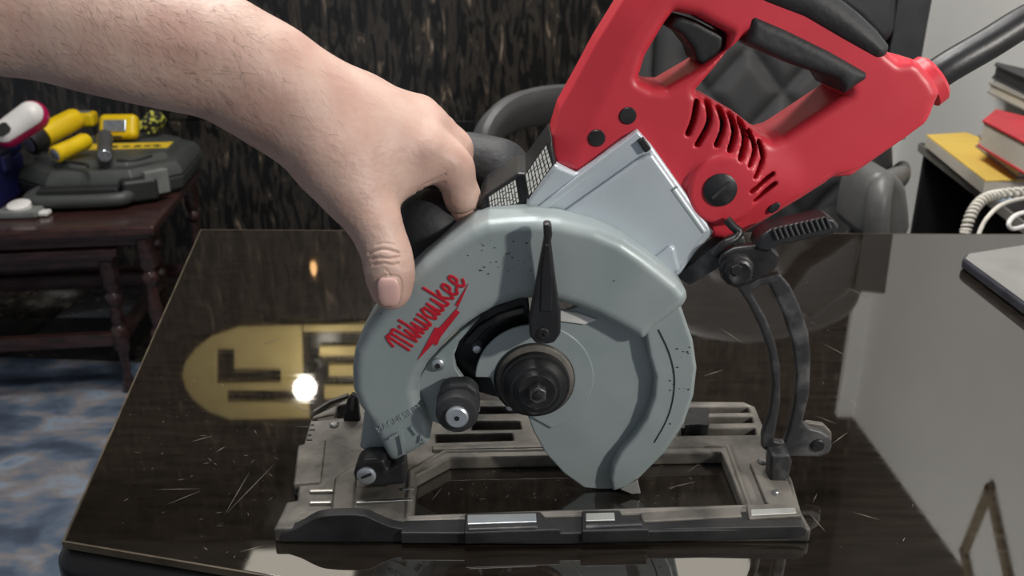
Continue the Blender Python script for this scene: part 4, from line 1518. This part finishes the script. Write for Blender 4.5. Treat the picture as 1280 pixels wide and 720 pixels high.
# ================================================================== CABINET with papers at the right
ZK = -.10
k0, k1 = Vector(PZ(1150, 178, ZK)), Vector(PZ(1240, 245, ZK))
kd = (k0 - k1).normalized()
kn = Vector((kd.y, -kd.x, 0))
K0 = k1 - kd * .30
kl = (k0 - K0).length
kz = math.atan2(kd.y, kd.x)
cb = empty('cabinet', (K0.x, K0.y, FZ + .005), 'low black open cabinet beside the white wall, covered with papers', 'cabinet', rz=kz)
KT = frame((K0.x, K0.y, FZ + .005), kz)   # local x runs along the front edge, local -y toward the wall
hz = ZK - FZ - .005
kw = .14
lbox('cabinet_top', KT, (kl / 2, -kw / 2, hz - .011), (kl, kw, .022), 'cabinet_black', cb, .002)
lbox('top_edging', KT, (kl / 2, .0015, hz - .010), (kl, .003, .018), 'cabinet_edge', cb, .001)
for x in (.011, kl * .5, kl - .011):
    lbox('side_panel', KT, (x, -kw / 2 - .005, (hz - .022) / 2), (.022, kw - .012, hz - .022), 'cabinet_black', cb, .001)
lbox('shelf', KT, (kl / 2, -kw / 2 - .005, hz - .24), (kl - .03, kw - .02, .018), 'cabinet_black', cb, .001)
lbox('bottom_panel', KT, (kl / 2, -kw / 2 - .005, .05), (kl - .03, kw - .02, .02), 'cabinet_black', cb, .001)
lbox('back_panel', KT, (kl / 2, -kw + .004, hz / 2), (kl - .01, .008, hz - .02), 'cabinet_black', cb, 0)


def bookat(name, pts, z0, z1, mat, label, cat_='book', pages='paper', cover=.004):
    """book lying flat: traced footprint, covers and page block"""
    xy = [PZ(u, v, z1)[:2] for u, v in pts]
    c = Vector((sum(p[0] for p in xy) / len(xy), sum(p[1] for p in xy) / len(xy), z0))
    o_ = empty(name, c, label, cat_)
    MB().prism([(x, y, z0) for x, y in xy], (0, 0, cover)).obj('cover', mat, o_, .001)
    MB().prism([(x, y, z1 - cover) for x, y in xy], (0, 0, cover)).obj('cover', mat, o_, .001)
    ins_ = [(c.x + (x - c.x) * .95, c.y + (y - c.y) * .95) for x, y in xy]
    MB().prism([(x, y, z0 + cover) for x, y in ins_], (0, 0, z1 - z0 - 2 * cover)).obj('pages', pages, o_, 0)
    return o_


def flat(name, pts, z0, z1, mat, label, cat_):
    return tag(MB().prism([PZ(u, v, z1)[:2] + (z0,) for u, v in pts], (0, 0, z1 - z0)).obj(name, mat, None, .0008), label, cat_)


def flat3(name, pts, mat, label, cat_, th=.003):
    return tag(MB().prism([Vector(q) for q in pts], (0, 0, th)).obj(name, mat, None, .0008), label, cat_)


ZP = ZK
flat('paper_sheet', [(1222, 232), (1300, 226), (1330, 240), (1250, 250)], ZP + .0002, ZP + .004, 'blue_paper', 'pale blue sheet of paper under the yellow pad', 'paper')
pad = empty('paper_pad', PZ(1220, 195, ZP), 'yellow paper pad lying on the black cabinet', 'pad')
pd = [(1158, 168), (1208, 165), (1310, 205), (1312, 224), (1232, 225)]
MB().prism([PZ(u, v, ZP + .030)[:2] + (ZP + .0045,) for u, v in pd], (0, 0, .022)).obj('pages', 'paper', pad, .001)
MB().prism([PZ(u, v, ZP + .030)[:2] + (ZP + .0267,) for u, v in pd], (0, 0, .003)).obj('top_sheet', 'yellow_paper', pad, .0008)
bookat('book', [(1222, 168), (1240, 160), (1340, 180), (1345, 205), (1275, 207)], ZP + .0300, ZP + .055, 'grey_cover', 'grey book with worn pages lying on the yellow pad')
bookat('book', [(1228, 150), (1245, 136), (1340, 160), (1345, 185), (1290, 182)], ZP + .0555, ZP + .105, 'red_cover', 'thick red book with cream pages in the middle of the stack')
bookat('book', [(1236, 103), (1275, 98), (1350, 118), (1350, 140), (1292, 128)], ZP + .1055, ZP + .128, 'grey_cover', 'thin pale grey book on top of the red book')
bookat('binder', [(1243, 80), (1262, 62), (1350, 52), (1360, 100), (1300, 105)], ZP + .1285, ZP + .160, 'dark_cover', 'black binder lying on top of the book stack', 'binder', 'dark_cover')
for k, (u, v, m__) in enumerate(((1196, 276, 'paper'), (1206, 268, 'white_plastic'), (1214, 262, 'red_cover'))):
    q = Vector(P(u, v, 1.60))
lbx = [('paper_stack', 'paper', 'bundle of loose papers inside the black cabinet', .10), ]
sp_ = KT @ Vector((kl * .30, -.07, hz - .231))
pb = empty('paper_stack', sp_, 'bundle of loose papers on the shelf inside the black cabinet', 'papers', rz=kz)
for k in range(5):
    MB().box(KT @ Vector((kl * .30 + .006 * (k % 3), -.066 + .004 * (k % 2), hz - .230 + .011 + k * .0205)), (.16, .085, .020), KT.to_3x3()).obj('bundle', ['paper', 'white_plastic', 'paper', 'grey_cover', 'paper'][k], pb, .002)

# telephone cord: a coiled loop and a plain cable
base = cat([P(1206, 292, 1.20), P(1214, 268, 1.21), P(1228, 250, 1.23), P(1250, 243, 1.26), P(1290, 240, 1.29), P(1330, 244, 1.30)], 24, False)
coil = []
base = [Vector(b) for b in base]
for i, b in enumerate(base):
    t = (base[min(i + 1, len(base) - 1)] - base[max(i - 1, 0)]).normalized()
    u_ = t.cross(Vector((0, 1, 0))).normalized()
    w_ = t.cross(u_)
    for s_ in range(4):
        a = 2 * math.pi * (i * 4 + s_) / 20
        nxt = base[min(i + 1, len(base) - 1)]
        coil.append(b.lerp(nxt, s_ / 4) + (u_ * math.cos(a) + w_ * math.sin(a)) * .0058)
tag(MB().tube(coil, .0026, 7).obj('telephone_cord', 'phone_cord', smooth=True), 'coiled cream telephone cord hanging beside the black cabinet', 'cord')
cb2 = cat([P(1222, 296, 1.17), P(1232, 275, 1.18), P(1252, 256, 1.20), P(1285, 247, 1.22), P(1320, 246, 1.24)], 6, False)
tag(MB().tube(cb2, .0030, 8).obj('cable', 'phone_cord', smooth=True), 'thin plain cream cable running below the coiled telephone cord', 'cable')
cb3 = cat([P(1300, 262, 1.10), P(1272, 268, 1.10), P(1261, 279, 1.09), P(1268, 286, 1.09), P(1300, 276, 1.10)], 6, False)
tag(MB().tube(cb3, .0030, 8).obj('charging_cable', 'white_plastic', smooth=True), 'white looped charging cable at the right edge behind the desk', 'cable')

# tablet on the desk
tb_ = [PZ(1203, 322, .012), PZ(1208, 316, .012), PZ(1290, 303, .012), PZ(1420, 350, .012), PZ(1330, 415, .012)]
cx_ = sum(p[0] for p in tb_) / 5
cy_ = sum(p[1] for p in tb_) / 5
tab = empty('tablet', (cx_, cy_, 0), 'dark tablet in a clear bumper case at the right edge of the desk', 'tablet')
MB().prism([(p[0], p[1], .0006) for p in tb_], (0, 0, .0105)).obj('case', 'tablet_rim', tab, .003, 3)
MB().prism([(cx_ + (p[0] - cx_) * .955, cy_ + (p[1] - cy_) * .955, .0112) for p in tb_], (0, 0, .0008)).obj('screen', 'tablet_screen_sheen', tab, .0004)
